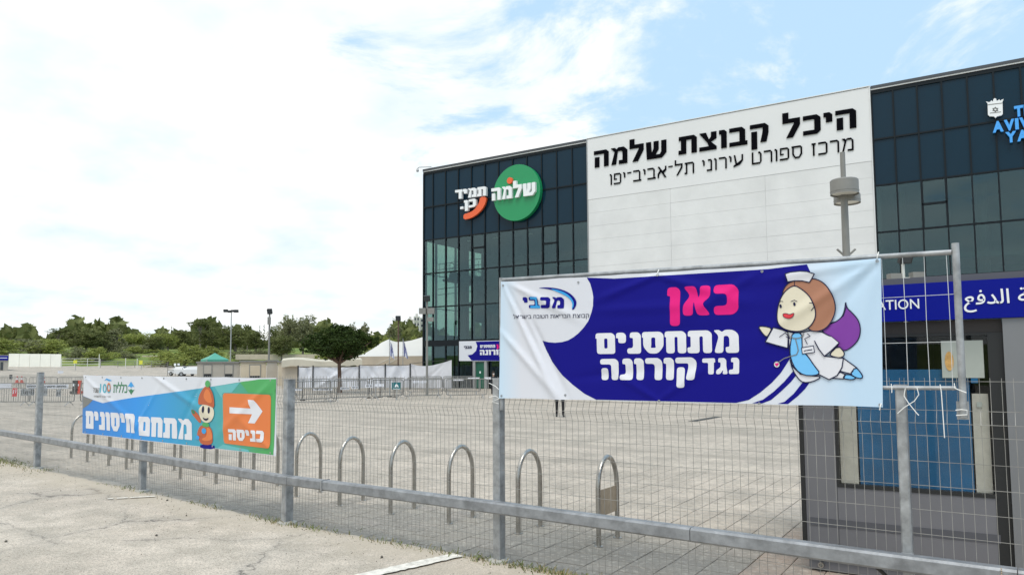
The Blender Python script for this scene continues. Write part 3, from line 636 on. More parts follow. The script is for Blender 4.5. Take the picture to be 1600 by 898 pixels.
# cable ties
def tie(pts, label):
    mb = MB(); mb.tube([fw(FR(*p), .035) for p in pts], .0030, 6); o = mb.build('cable_tie', 'tie'); tag(o, label, 'cable tie', 'white cable ties on the fence'); return o
tie([(1416, 606), (1414, 618), (1421, 629), (1434, 645), (1437, 648)], 'white cable tie crossed round the galvanised post, end pointing down right')
tie([(1434, 605), (1437, 616), (1430, 626), (1414, 636), (1404, 645)], 'white cable tie crossed round the galvanised post, end pointing down left')
tie([(1470, 600), (1472, 612), (1474, 640), (1477, 683)], 'long white cable tie hanging straight down from the lower frame rail')
tie([(1494, 640), (1503, 639), (1512, 640), (1512, 647), (1495, 648)], 'white cable tie looped round the foot of the right upright')
tie([(1492, 598), (1493, 606), (1503, 610), (1511, 613)], 'short white cable tie where the right upright meets the low rail')
tie([(1394, 599), (1395, 606), (1395, 613)], 'short white cable tie on the rail beside the big banner edge')
tie([(768, 620), (778, 618), (784, 622), (772, 627), (783, 630)], 'white cable tie round the post under the big banner corner')
tie([(768, 598), (778, 603), (783, 608)], 'white cable tie on the post beside the big banner edge')

class Banner:
    """flat print on vinyl sheet that hangs with folds: everything is given on the sheet's plane and follows its folds"""
    def __init__(s, plane, corners, folds, tag_, res=.016, curl=0):
        s.pl = plane; s.c = [Vector(q) for q in corners]; s.folds = folds; s.res = res   # TL TR BR BL in plane coords
        s.T = tag_
    def disp(s, q):
        o = .012*math.sin(q[0]*2.1+.4)*math.sin((q[1])*2.3+1)
        for (a, b, wd, am) in s.folds:
            A, B = Vector(a), Vector(b); d = B-A; L_ = d.length; d = d/L_; t = (Vector(q)-A).dot(d)/L_; dist = (Vector(q)-A).dot(Vector((-d.y, d.x)))
            if -.1 < t < 1.15:
                fade = max(0, min(1, (t+.1)*4))*max(0, min(1, (1.15-t)*2.2)); wv = wd*(1.1+.9*max(0, min(1, t)))
                o += am*fade*math.exp(-(dist/wv)**2)
        return o
    def W(s, q, layer): return s.pl.W(q, s.disp(q)+layer*.0016)
    def cut(s, tris, v2):
        bm = bmesh.new(); vs_ = [bm.verts.new((p[0], p[1], 0)) for p in v2]
        for t in tris:
            try: bm.faces.new([vs_[i] for i in t])
            except ValueError: pass
        xs_ = [p[0] for p in v2]; ys_ = [p[1] for p in v2]
        for ax, lo, hi in ((0, min(xs_), max(xs_)), (1, min(ys_), max(ys_))):
            k = math.ceil(lo/s.res)
            while k*s.res < hi:
                co = [0, 0, 0]; no = [0, 0, 0]; co[ax] = k*s.res; no[ax] = 1
                bmesh.ops.bisect_plane(bm, geom=bm.verts[:]+bm.edges[:]+bm.faces[:], plane_co=co, plane_no=no, dist=1e-6); k += 1
        bm.verts.index_update(); out = ([(v.co.x, v.co.y) for v in bm.verts], [tuple(v.index for v in f.verts) for f in bm.faces]); bm.free(); return out
    def sheet(s, name, m):
        # grid that follows the (slightly skewed) outline, cut on the same lines as the print
        tl, tr, br, bl = s.c; n = 60
        edge = [tl.lerp(tr, i/n)+Vector((0, -s.sag(i/n))) for i in range(n)]+[tr.lerp(br, i/10) for i in range(10)]+[br.lerp(bl, i/n)+Vector((0, s.sagb(i/n))) for i in range(n)]+[bl.lerp(tl, i/10) for i in range(10)]
        s.outline = [tuple(q) for q in edge]; tr_, fl = tess([s.outline]); v, f = s.cut(tr_, fl); mb = MB(); mb.add([s.W(q, 0) for q in v], f)
        mb.add([s.W(q, -1.2) for q in v], [tuple(reversed(q)) for q in f])
        return mb.build(name, m, s.T, True)
    def sag(s, t): return .006*abs(math.sin(t*math.pi*5))
    def sagb(s, t): return .004*abs(math.sin(t*math.pi*5))
    def prints(s, name, items, label=None):       # items: (material, layer, [shape...]) where shape = loops
        mb = MB()
        for m, layer, shapes in items:
            mb.use(m)
            for shp in shapes:
                tr_, fl = tess(shp); v, f = s.cut(tr_, fl)
                mb.add([s.W(q, layer) for q in v], f)
        return mb.build(name, None, s.T, True, label=label)
    def raw(s, name, m, layer, v2, faces):
        v, f = s.cut(faces, v2); return MB().add([s.W(q, layer) for q in v], f).build(name, m, s.T, True)
BP = Plane(POSTS[6], POSTS[7], .075)
def bp(x, y): return BP.P(x, y)
big = thing('banner', 'large blue and white vaccination banner with a flying cartoon nurse and pink heading', 'banner', tuple(BP.W(bp(780, 622))))
TL, TR, BR, BL = bp(783, 440), bp(1376.5, 403.5), bp(1379, 636), bp(779, 622)
folds = [(bp(788, 445), bp(868, 622), .018, .021), (bp(790, 446), bp(845, 560), .016, -.018), (bp(800, 445), bp(905, 500), .02, .012), (bp(785, 520), bp(872, 622), .02, .016), (bp(830, 500), bp(884, 618), .016, -.014),
         (bp(1374, 406), bp(1200, 520), .022, .012), (bp(1374, 406), bp(1270, 530), .022, -.010), (bp(1374, 406), bp(1180, 440), .02, .009), (bp(1374, 408), bp(1330, 560), .022, .008),
         (bp(1028, 430), bp(930, 470), .02, .012), (bp(1028, 430), bp(1160, 470), .025, .012), (bp(935, 485), bp(1200, 470), .03, .008), (bp(900, 590), bp(1180, 560), .03, -.007),
         (bp(1190, 424), bp(1060, 500), .025, .009), (bp(1030, 626), bp(940, 570), .02, .008), (bp(1030, 626), bp(1120, 560), .02, .008), (bp(930, 520), bp(1190, 515), .03, -.005)]
BB = Banner(BP, (TL, TR, BR, BL), folds, big)
gr = m_gradient('pale_blue_to_white_print', [(0, (.50, .68, .84)), (.10, (.66, .67, .73)), (.84, (.66, .69, .76)), (1, (.50, .66, .82))], (.9976, -.068, 0), -4.06, -1.1)
BB.sheet('sheet', gr)
def z4(pts): return [bp(760+x/3.743, 400+y/3.743) for x, y in pts]
def z3(pts): return [bp(1140+x/3.592, 390+y/3.592) for x, y in pts]
def clip(lp, m=.004):     # keep print inside the sheet's outline
    def zt(x): t = (x-TL[0])/(TR[0]-TL[0]); return TL[1]+(TR[1]-TL[1])*t-.010
    def zb(x): t = (x-BL[0])/(BR[0]-BL[0]); return BL[1]+(BR[1]-BL[1])*t+.008
    return [(max(TL[0]+.004, min(TR[0]-.004, x)), max(zb(x), min(zt(x), z))) for x, z in lp]
blue = z4([(588, 120), (608, 160), (620, 205), (626, 240), (624, 290), (616, 325), (595, 380), (570, 415), (535, 452), (505, 475), (475, 492), (440, 502), (400, 506), (360, 503), (320, 494), (332, 527), (348, 562), (378, 620), (410, 660), (442, 698), (500, 750), (570, 803), (640, 856), (720, 858)])
blue += [bp(x, 640) for x in (1000, 1080, 1150)] + z3([(40, 885), (110, 842), (175, 800), (240, 745), (290, 690), (340, 612), (350, 520), (430, 400), (470, 290), (475, 180), (455, 125), (440, 95), (434, 70)]) + [bp(x, 425-(x-1190)*.062-4) for x in (1200, 1120, 1040, 960)]
def lines(pts, wd, closed=True, f=z3): return [[r] for r in ribbon(f(pts), wd, closed)]
BB.prints('background_print', [('navy', 1, [[clip(blue)]]),
    ('navy', 1, [[clip(z3([(365, 672), (385, 692), (345, 742), (290, 795), (235, 842), (185, 880), (130, 880), (190, 840), (250, 795), (310, 738)]))], [clip(z3([(412, 742), (452, 742), (425, 780), (385, 820), (330, 880), (272, 880), (310, 852), (362, 806)]))]])])
# logo
t, wd_ = heb('מכבי', .30, .30, .10, .10); q = z4([(213, 304), (455, 306), (213, 240)])
BB.prints('logo_word', [('navy', 2, fit(t, wd_, *q)), ('blue2', 3, [[z4([(258, 238), (300, 240), (300, 290), (315, 290), (315, 305), (258, 304), (258, 290), (288, 290), (288, 255), (258, 252)])]])])
BB.prints('logo_arc', [('navy', 2, [[smooth_loop(z4([(300, 187), (340, 183), (385, 184), (430, 192), (470, 206), (500, 226), (518, 246), (528, 268), (526, 285), (516, 306), (508, 314), (500, 312), (506, 290), (500, 262), (480, 238), (450, 220), (400, 202), (350, 191)]), 1)]]),
    ('blue2', 3, [[smooth_loop(z4([(375, 190), (430, 200), (470, 218), (497, 242), (512, 268), (512, 290), (504, 308), (500, 300), (505, 285), (498, 262), (478, 240), (445, 222), (400, 203)]), 1)]])])
t, wd_ = heb('קבוצת הבריאות הטובה בישראל', .15, .16, .16, 0); q = z4([(157, 366), (600, 359), (157, 346)])
_full = 'קבוצת הבריאות הטובה בישראל'
def words(ban, text, style, q, m, layer, name):      # each printed word is a part of its own
    _, tot = heb(text, *style); BL, BR, TLq = (Vector(a) for a in q); x = 0; ws_ = text.split(' ')[::-1]; gapw = .38+2*style[2]
    for w0 in ws_:
        sh_, wd0 = heb(w0, *style); a_ = BL+(BR-BL)*(x/tot); b_ = BL+(BR-BL)*((x+wd0)/tot); ban.prints(name, [(m, layer, fit(sh_, wd0, a_, b_, a_+(TLq-BL)))]); x += wd0+gapw
words(BB, _full, (.15, .16, .16, 0), q, 'ink', 2, 'tagline_word')
t, wd_ = heb('כאן', .30, .34, .10, .13); q = z4([(1059, 352), (1478, 341), (1059, 184)])
BB.prints('heading', [('pink', 2, fit(t, wd_, *q))])
t1, w1 = heb('מתחסנים', .26, .34, .045, .13); q1 = z4([(640, 572), (1482, 565), (637, 451)])
t2, w2 = heb('נגד', .27, .34, .06, .11); q2 = z4([(1265, 691), (1482, 688), (1265, 598)])
t3, w3 = heb('קורונה', .26, .33, .06, .13); q3 = z4([(665, 724), (1232, 724), (665, 601)])
for a_ in ((t1, w1, q1), (t2, w2, q2), (t3, w3, q3)): BB.prints('word', [('white', 2, fit(a_[0], a_[1], *a_[2]))])
# the drawn nurse
LW = .0068
hair = smooth_loop(z3([(300, 262), (305, 225), (330, 190), (375, 172), (430, 172), (470, 160), (525, 180), (570, 230), (594, 290), (596, 345), (575, 400), (545, 440), (500, 460), (455, 455), (425, 415), (360, 300)]), 2)
face = smooth_loop(z3([(368, 200), (328, 222), (296, 262), (278, 315), (270, 370), (278, 415), (305, 442), (345, 456), (395, 460), (440, 445), (472, 412), (488, 372), (484, 325), (468, 285), (440, 248), (405, 220)]), 2)
cap = z3([(317, 137), (345, 128), (400, 122), (440, 124), (481, 138), (452, 185), (410, 176), (370, 176), (330, 182)])
cape = smooth_loop(z3([(650, 286), (656, 325), (690, 355), (725, 395), (738, 445), (728, 500), (695, 540), (645, 572), (600, 545), (510, 455), (545, 420), (590, 408), (630, 380), (645, 340)]), 2)
coat = z3([(330, 458), (372, 470), (420, 462), (455, 455), (520, 462), (575, 490), (615, 522), (603, 545), (560, 575), (535, 597), (560, 600), (640, 608), (632, 660), (605, 705), (560, 728), (535, 715), (505, 700), (470, 705), (400, 697), (350, 640), (340, 560)])
slL = z3([(250, 437), (300, 450), (330, 464), (332, 500), (330, 552), (265, 535), (205, 517)])
handL = smooth_loop(z3([(162, 430), (200, 430), (242, 440), (228, 470), (212, 492), (188, 468)]), 1)
dress = smooth_loop(z3([(357, 466), (408, 466), (410, 520), (412, 565), (445, 600), (478, 650), (512, 692), (480, 706), (420, 704), (375, 672), (348, 615), (342, 560), (348, 510)]), 1)
slR = z3([(478, 510), (520, 475), (575, 490), (616, 524), (575, 565), (535, 598), (505, 560)])
handR = smooth_loop(z3([(560, 588), (612, 538), (645, 572), (646, 595), (620, 607), (585, 600)]), 1)
leg1 = z3([(640, 608), (712, 660), (680, 696), (618, 680)]); leg2 = z3([(575, 720), (622, 686), (652, 700), (640, 724)])
sh1 = smooth_loop(z3([(708, 656), (738, 690), (750, 716), (728, 724), (675, 700)]), 1); sh2 = smooth_loop(z3([(650, 698), (685, 702), (712, 718), (690, 730), (636, 722)]), 1)
skirt = smooth_loop(z3([(340, 608), (350, 650), (400, 697), (470, 708), (520, 712), (470, 740), (415, 746), (385, 720), (355, 670)]), 1)
def ol(lp, w_=LW): return [[r] for r in ribbon(lp, w_, True)]
BB.prints('nurse_drawing', [
  ('purple', 2, [[cape]]), ('ink', 3, ol(cape)), ('ink', 3, lines([(655, 320), (640, 370), (600, 402), (555, 412)], LW*.7, False)),
  ('white', 3, [[leg2], [leg1]]), ('ink', 4, ol(leg1)+ol(leg2)), ('dress', 4, [[sh1], [sh2]]), ('ink', 5, ol(sh1)+ol(sh2)),
  ('white', 3, [[skirt]]), ('ink', 4, ol(skirt)), ('white', 5, [[coat]]), ('ink', 6, ol(coat)), ('white', 6, [[slL]]), ('ink', 7, ol(slL)), ('skin', 5, [[handL]]), ('ink', 6, ol(handL)),
  ('dress', 7, [[dress]]), ('ink', 8, ol(dress)), ('skin', 7, [[handR]]), ('ink', 8, ol(handR)), ('white', 9, [[slR]]),
  ('ink', 10, lines([(480, 512), (505, 558), (535, 597), (575, 565), (616, 524)], LW, False)+lines([(285, 490), (318, 466), (345, 500), (322, 488)], LW*.7, False)+lines([(440, 470), (455, 485), (425, 500), (440, 530)], LW*.7, False)),
  ('hair', 9, [[hair]]), ('ink', 10, ol(hair)), ('skin', 11, [[face]]), ('ink', 12, ol(face)),
  ('skin', 12, [[smooth_loop(z3([(452, 298), (474, 300), (482, 322), (468, 344), (455, 335)]), 1)]]), ('ink', 13, lines([(455, 300), (474, 302), (480, 322), (464, 342)], LW*.7, False)),
  ('white', 11, [[cap]]), ('ink', 12, ol(cap)), ('ink', 10, lines([(368, 178), (368, 210)], LW*.7, False)),
  ('ink', 13, [[ellipse(*z3([(292, 318)])[0], .008, .014, 12, .2)], [ellipse(*z3([(369, 306)])[0], .008, .014, 12, .2)]]+lines([(280, 300), (292, 290), (306, 292)], LW*.6, False)+lines([(350, 292), (368, 284), (384, 292)], LW*.6, False)),
  ('redp', 13, [[smooth_loop(z3([(304, 360), (325, 358), (345, 366), (370, 354), (368, 372), (350, 388), (325, 386), (308, 376)]), 1)]]), ('ink', 14, [[r] for r in ribbon(smooth_loop(z3([(304, 360), (325, 358), (345, 366), (370, 354), (368, 372), (350, 388), (325, 386), (308, 376)]), 1), LW*.5, True)]),
  ('white', 9, [[z3([(408, 550), (474, 538), (481, 575), (413, 584)])]]), ('ink', 10, ol(z3([(408, 550), (474, 538), (481, 575), (413, 584)]), LW*.7)+lines([(422, 568), (434, 565)], .006, False)+lines([(438, 565), (452, 562)], .006, False)+lines([(455, 562), (466, 560)], .006, False)),
  ('greyp', 9, lines([(332, 466), (340, 486), (365, 498), (395, 496), (415, 484), (420, 466)], .006, False)+lines([(374, 500), (382, 530), (390, 565), (380, 588), (345, 598), (310, 610), (278, 632)], .006, False)),
  ('white', 3, [[ellipse(*z3([(268, 643)])[0], .021, .022, 20)]]), ('ink', 4, [[r] for r in ribbon(ellipse(*z3([(268, 643)])[0], .021, .022, 20), .004, True)]),
  ('pink', 4, [[z3([(268, 655), (257, 642), (262, 634), (268, 638), (275, 633), (280, 641)])]])])
# eyelets
for x, y in ((904, 441), (1028, 430), (1191, 424), (1371, 408), (882, 617), (1031, 626), (1187, 630), (1375, 632), (787, 446), (783, 618)):
    q = bp(x, y); p = BB.W(q, 1); mb = MB(); d = BP.n
    mb.slab([ellipse(*q, .0095, .0095, 14), list(reversed(ellipse(*q, .0045, .0045, 14)))], BP, BB.disp(q)+.001, BB.disp(q)+.005); mb.build('eyelet', 'galv', big)
mb = MB()
for x, y, y2 in ((1028, 423, 431), (1371, 396, 409), (1375, 632, 634)):
    a = bp(x, y+8); b = bp(x+2, y-2); mb.tube([BP.W(a, .012), BP.W(((a[0]+b[0])/2, (a[1]+b[1])/2), .016), BP.W(b, .004)], .004, 6)
mb.build('fixing_tie', 'tie', big)
# ================================================================== LEFT BANNER
LP = Plane(POSTS[4], POSTS[5], .09)
def lp_(x, y): return LP.P(x, y)
left = thing('banner', 'blue, green and orange banner with white arrow and a figure in a woolly hat', 'banner', tuple(LP.W(lp_(280, 695))))
TL, TR, BR, BL = lp_(130, 585.5), lp_(430.5, 590), lp_(432, 712), lp_(129, 677)
lf = [(lp_(133, 590), lp_(230, 680), .03, .012), (lp_(240, 588), lp_(330, 650), .025, .014), (lp_(200, 690), lp_(250, 600), .02, .008), (lp_(428, 593), lp_(330, 690), .03, .010), (lp_(320, 589), lp_(270, 690), .025, -.010), (lp_(430, 708), lp_(360, 640), .03, .010)]
LB = Banner(LP, (TL, TR, BR, BL), lf, left, res=.03)
LB.sheet('sheet', 'cloth_w')
def z5(pts): return [lp_(120+x/4.848, 570+y/4.848) for x, y in pts]
def e5(cx, cy, rx, ry, n=20): return z5(ellipse(cx, cy, rx, ry, n))
def clipl(lp):
    def zt(x): t = (x-TL[0])/(TR[0]-TL[0]); return TL[1]+(TR[1]-TL[1])*t-.012
    def zb(x): t = (x-BL[0])/(BR[0]-BL[0]); return BL[1]+(BR[1]-BL[1])*t+.010
    return [(max(TL[0]+.004, min(TR[0]-.001, x)), max(zb(x), min(zt(x), z))) for x, z in lp]
x0w, x1w = LP.W(TL).x, LP.W(TR).x
grl = m_gradient('blue_to_green_print', [(0, (.03, .18, .50)), (.06, (.008, .20, .62)), (.35, (.006, .27, .76)), (.60, (.02, .31, .55)), (.76, (.05, .36, .42)), (.93, (.06, .33, .13)), (1, (.05, .30, .08))], (1, 0, 0), x0w, x1w)
bgp = [(44, 232), (120, 262), (200, 288), (300, 268), (430, 246), (560, 228), (800, 196), (1050, 160), (1280, 122), (1530, 86)]+[(1545, 300), (1545, 720), (1300, 670), (1040, 640), (800, 610), (560, 575), (300, 545), (44, 520)]
LB.prints('background_print', [(grl, 1, [[clipl(z5(bgp))]]),
   ('green_l', 2, [[clipl(z5([(1240, 130), (1380, 108), (1545, 84), (1545, 300), (1490, 215), (1300, 208)]))], [clipl(z5([(1470, 250), (1545, 150), (1545, 720), (1330, 668), (1480, 640)]))]]),
   ('tealg', 2, [[clipl(z5([(1050, 162), (1240, 132), (1180, 208), (1112, 212), (1105, 250)]))], [clipl(z5([(1110, 600), (1300, 640), (1310, 668), (1120, 645), (1060, 640)]))]]),
   ('greyp', 2, [[clipl(z5([(46, 234), (125, 264), (90, 300), (46, 330)]))]])])
LB.prints('orange_panel', [('orange', 3, [[rounded(z5([(1114, 212), (1468, 225), (1468, 632), (1114, 592)]), .05)]]),
   ('white', 4, [[z5([(1165, 318), (1320, 328), (1300, 262), (1345, 265), (1408, 350), (1350, 442), (1302, 438), (1330, 372), (1165, 364)])]])])
ta_, wa = heb('מתחם', .27, .34, .06, .05); tb_, wb = heb('חיסונים', .27, .36, .06, .05); tc_, wc = heb('כניסה', .29, .34, .07, .04)
for sh_, w_, q_, l_ in ((ta_, wa, [(470, 532), (875, 568), (470, 388)], 3), (tb_, wb, [(68, 478), (442, 515), (70, 346)], 3), (tc_, wc, [(1152, 566), (1422, 585), (1152, 483)], 5)): LB.prints('word', [('white', l_, fit(sh_, w_, *z5(q_)))])
tg, wg = heb('כללית', .17, .20, .08, .03)
v100, f100 = latin('100', .015, 1.0); xs_ = [p[0] for p in v100]; q = [Vector(a) for a in z5([(183, 208), (264, 210), (183, 140)])]
m100 = [tuple(q[0]+(q[1]-q[0])*((p[0]-min(xs_))/(max(xs_)-min(xs_)))+(q[2]-q[0])*(p[1]/.72)) for p in v100]
ts, ws = heb('שנה', .16, .18, .12); tt, wt = heb('הכי טובה למשפחה', .14, .16, .14)
LB.prints('logo_word', [('dkgreen', 2, fit(tg, wg, *z5([(283, 208), (385, 210), (283, 148)])))]); LB.prints('small_word', [('greyp', 2, fit(ts, ws, *z5([(130, 208), (178, 208), (132, 172)])))]); words(LB, 'הכי טובה למשפחה', (.14, .16, .14, 0), z5([(132, 243), (262, 246), (132, 230)]), 'greyp', 2, 'tagline_word')
LB.prints('logo_star', [('blue2', 2, [[z5([(413, 124), (438, 168), (424, 160), (413, 172), (402, 160), (389, 165)])], [z5([(215, 118), (232, 100), (252, 108), (275, 118), (250, 122), (232, 112)])]]), ('dkgreen', 2, [[z5([(413, 224), (438, 184), (424, 190), (413, 180), (402, 190), (390, 182)])]])])
LB.raw('numerals', 'teal', 2, m100, f100)
LB.prints('numeral_ring', [('orange', 3, [[r_] for r_ in ribbon(e5(250, 168, 11, 28, 18), .022, True)])])
LB.prints('figure_drawing', [
   ('darkhat', 3, [[smooth_loop(z5([(868, 335), (892, 338), (930, 375), (950, 430), (935, 440), (905, 405), (875, 370)]), 1)]]),
   ('dkgreen', 4, [[smooth_loop(z5([(868, 338), (890, 338), (905, 360), (885, 375)]), 1)]]),
   ('navy', 3, [[smooth_loop(z5([(935, 598), (1045, 604), (1044, 638), (934, 630)]), 1)]]),
   ('darkhat', 4, [[smooth_loop(z5([(945, 452), (1000, 458), (1025, 480), (1036, 540), (1030, 605), (945, 603), (925, 560), (912, 545), (920, 490)]), 2)]]),
   ('orange', 5, [[smooth_loop(z5([(985, 470), (1012, 475), (1030, 520), (1034, 560), (1000, 575), (955, 572), (950, 555), (990, 540)]), 2)]]),
   ('blue2', 6, [[e5(968, 498, 17, 22)], [e5(918, 548, 14, 16)]]),
   ('green_l', 5, [[smooth_loop(z5([(955, 432), (1008, 438), (1008, 470), (955, 466)]), 1)]]),
   ('skin', 6, [[e5(992, 362, 57, 74, 30)]]), ('darkhat', 7, [[smooth_loop(z5([(928, 300), (932, 240), (958, 190), (985, 160), (1012, 158), (1040, 205), (1052, 260), (1052, 330), (1010, 305), (960, 296)]), 2)]]),
   ('orange', 8, [[smooth_loop(z5([(968, 240), (985, 190), (1005, 175), (1030, 220), (1040, 290), (1000, 285)]), 2)]]),
   ('green_l', 8, [[e5(1004, 142, 19, 26)]]),
   ('ink', 8, [[e5(969, 335, 8.5, 27)], [e5(1011, 341, 8.5, 25)], [smooth_loop(z5([(962, 392), (985, 408), (1010, 396), (1006, 412), (985, 422), (968, 410)]), 1)]])])
for i in range(9):
    for (A, B, dz) in ((Vector(TL), Vector(TR), -.03), (Vector(BL), Vector(BR), .03)):
        q = A.lerp(B, .02+.12*i)+Vector((0, dz)); mb = MB(); mb.slab([ellipse(*q, .012, .012, 12)], LP, LB.disp(q)+.001, LB.disp(q)+.006); mb.build('eyelet', 'galv', left)
# ================================================================== ARENA BUILDING
FY = 50.63
arena = thing('arena_building', 'large sports arena with dark glass ends and a white lettered middle wall', 'building', (-20, FY, 0))
ZR = [18.62, 15.66, 12.76, 9.84, 6.92, 4.0, .12]
XL = [-41., -39.97]+[-39.97+1.361*i for i in range(1, 12)]
XR = [-5.36, -4.13]+[-4.13+1.30*i for i in range(1, 9)]
def panes(xs, zs, y, split=()):
    for r in range(len(zs)-1):
        for c in range(len(xs)-1):
            cells = [(zs[r+1], zs[r])]
            if (c, r) in split: mid = zs[r+1]+(zs[r]-zs[r+1])*split[(c, r)]; cells = [(zs[r+1], mid), (mid, zs[r])]
            for (a, b) in cells:
                key = ('p', round(xs[c+1]-xs[c], 3), round(b-a, 3), r < 2)
                if key not in MC:
                    w_, h = key[1]-.06, key[2]-.06; o = MB().span((0, 0, 0), (w_, .014, h)).build('pane', 'spandrel' if r < 2 else 'glass', arena)
                    o.data.transform(Matrix.Translation(root_loc(arena))); MC[key] = o.data; bpy.data.objects.remove(o)
                inst('window_pane', MC[key], arena, Vector((xs[c]+.03, y, a+.03))-arena.location).rotation_euler = (random.uniform(-.008, .008), 0, random.uniform(-.006, .006))
MC = {}
panes(XL, ZR, FY+.05, {(9, 2): .52, (4, 2): .62})
panes(XR, ZR, FY+.05, {(2, 2): .50})
def mullions(xs, zs, y, split):
    for i, x in enumerate(xs):
        w_ = .14 if i in (0, len(xs)-1) else .085
        MB().span((x-w_/2, y-.03, zs[-1]-.1), (x+w_/2, y+.14, zs[0]+.02)).build('mullion', 'mullion', arena)
    for z in zs[:]: 
        MB().span((xs[0], y-.022, z-.05), (xs[-1], y+.13, z+.05)).build('transom', 'mullion', arena)
    for (c, r), t in split.items():
        zm = zs[r+1]+(zs[r]-zs[r+1])*t; mb = MB()
        for a, b in (((xs[c], y-.05, zm-.06), (xs[c+1], y+.1, zm+.06)), ((xs[c]-.01, y-.05, zs[r+1]), (xs[c]+.08, y+.1, zs[r])), ((xs[c+1]-.08, y-.05, zs[r+1]), (xs[c+1]+.01, y+.1, zs[r]))): mb.span(a, b)
        mb.build('opening_frame', 'mullion', arena)
mullions(XL, ZR, FY, {(9, 2): .52, (4, 2): .62}); mullions(XR, ZR, FY, {(2, 2): .50})
# side glazing at the far left corner
SY = [50.9+1.45*i for i in range(7)]
for r in range(2, len(ZR)-1):
    for c in range(len(SY)-1):
        MB().span((-41.02, SY[c]+.05, ZR[r+1]+.03), (-41.0, SY[c+1]-.05, ZR[r]-.03)).build('side_pane', 'glass', arena)
for y in SY: MB().span((-41.06, y-.05, 0), (-40.86, y+.05, 19)).build('side_mullion', 'mullion', arena)
for z in ZR[2:]: MB().span((-41.05, 50.7, z-.03), (-40.9, SY[-1], z+.03)).build('side_transom', 'mullion', arena)
mb = MB().span((-41.0, 50.72, 12.8), (-40.9, 60, 18.9)); mb.build('side_spandrel', 'spandrel', arena)
# shell: roof, back, party walls, floors
def part(name, m, a, b, **k): return MB().span(a, b).build(name, m, arena, **k)
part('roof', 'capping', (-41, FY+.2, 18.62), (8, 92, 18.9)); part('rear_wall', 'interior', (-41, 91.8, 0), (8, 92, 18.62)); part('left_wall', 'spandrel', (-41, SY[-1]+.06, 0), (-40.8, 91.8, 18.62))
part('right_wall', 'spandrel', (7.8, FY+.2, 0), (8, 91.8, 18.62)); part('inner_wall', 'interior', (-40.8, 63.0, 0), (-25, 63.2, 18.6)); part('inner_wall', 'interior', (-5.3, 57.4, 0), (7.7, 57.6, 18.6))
part('party_wall', 'interior', (-25.2, FY+.2, 0), (-25.0, 91, 18.6)); part('party_wall', 'interior', (-5.3, FY+.2, 0), (-5.1, 91, 18.6))
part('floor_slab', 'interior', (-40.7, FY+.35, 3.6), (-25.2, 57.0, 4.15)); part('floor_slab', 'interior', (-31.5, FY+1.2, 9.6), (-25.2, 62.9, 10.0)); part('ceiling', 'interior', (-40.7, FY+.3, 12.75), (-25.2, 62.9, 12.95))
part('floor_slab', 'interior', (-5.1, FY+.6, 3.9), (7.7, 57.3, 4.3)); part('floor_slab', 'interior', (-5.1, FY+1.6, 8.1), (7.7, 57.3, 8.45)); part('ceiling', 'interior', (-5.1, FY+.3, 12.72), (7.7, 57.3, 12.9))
for x, y, r in ((-38.6, 53.5, .17), (-36.9, 56, .45), (-33.2, 53.6, .3), (-30, 53.6, .17), (-27.2, 53.6, .17)): MB().lathe((x, y, 0), [(r, 0), (r, 12.7)], 14).build('column', 'steel_dk', arena, True)
for x in (-4.2, .2, 4.4): MB().lathe((x, 53.5, 0), [(.3, 0), (.3, 12.7)], 14).build('column', 'interior', arena, True)
def stair(x0, z0, x1, z1, y, wd):
    mb = MB(); d = Vector((x1-x0, 0, z1-z0)); n = 18
    for yy in (y, y+wd): mb.beam((x0, yy, z0), (x1, yy, z1), .12, .7, .01)
    for i in range(n): t = (i+.5)/n; mb.box((x0+d.x*t, y+wd/2, z0+d.z*t), (.34, wd, .06))
    for yy in (y, y+wd):
        for h in (.55, 1.05): mb.tube([(x0, yy, z0+h), (x1, yy, z1+h)], .03, 6)
        for i in range(9): t = i/8; mb.tube([(x0+d.x*t, yy, z0+d.z*t), (x0+d.x*t, yy, z0+d.z*t+1.05)], .02, 5)
    mb.build('staircase', 'steel_dk', arena)
stair(-36.6, 7.3, -29.2, 4.2, 52.4, 1.6); stair(-36.6, 7.3, -30.4, 10.0, 54.6, 1.6); stair(-39.6, 9.9, -35.8, 8.6, 52.6, 1.2)
for a, b in (((-40.7, 51.4, .1), (-40.5, 59.5, 4.6)), ((-35.2, 52.0, 6.9), (-33.2, 53.2, 11.2)), ((-39.2, 53.4, 4.2), (-38.7, 54.2, 12.7)), ((-35.9, 55, 4.2), (-34.6, 56.2, 12.7)), ((-40.2, 52.3, 9.3), (-36, 55.8, 9.5)), ((-38.2, 52.2, 7.0), (-34.4, 57, 7.32)), ((-33.5, 52, 8.6), (-31.6, 54, 10.9)), ((-37.2, 52.4, 5.6), (-36.6, 54.5, 9.3))): part('landing_and_dark_fill', 'steel_dk', a, b)  # landings, plus a partition and solid blocks added to darken the glazed corner
mb = MB()
for z in (8.1, 8.6, 10.3, 10.8): mb.tube([(-40.5, 52.0, z), (-32, 52.0, z+.25)], .03, 6)
for i in range(16): mb.tube([(-40.3+i*.52, 52.0, 9.6), (-40.3+i*.52, 52.0, 10.75)], .018, 5)
mb.build('railing', 'steel_dk', arena)
mb = MB()
for x, z in ((-34.6, 12.62), (-37.2, 12.62), (-31.2, 12.62)): mb.box((x, 52.3, z), (.5, .16, .06))
mb.build('ceiling_light', 'lens', arena)
M['cap_dark'] = mat('dark_roof_capping', (.07, .075, .085), .45, .3)
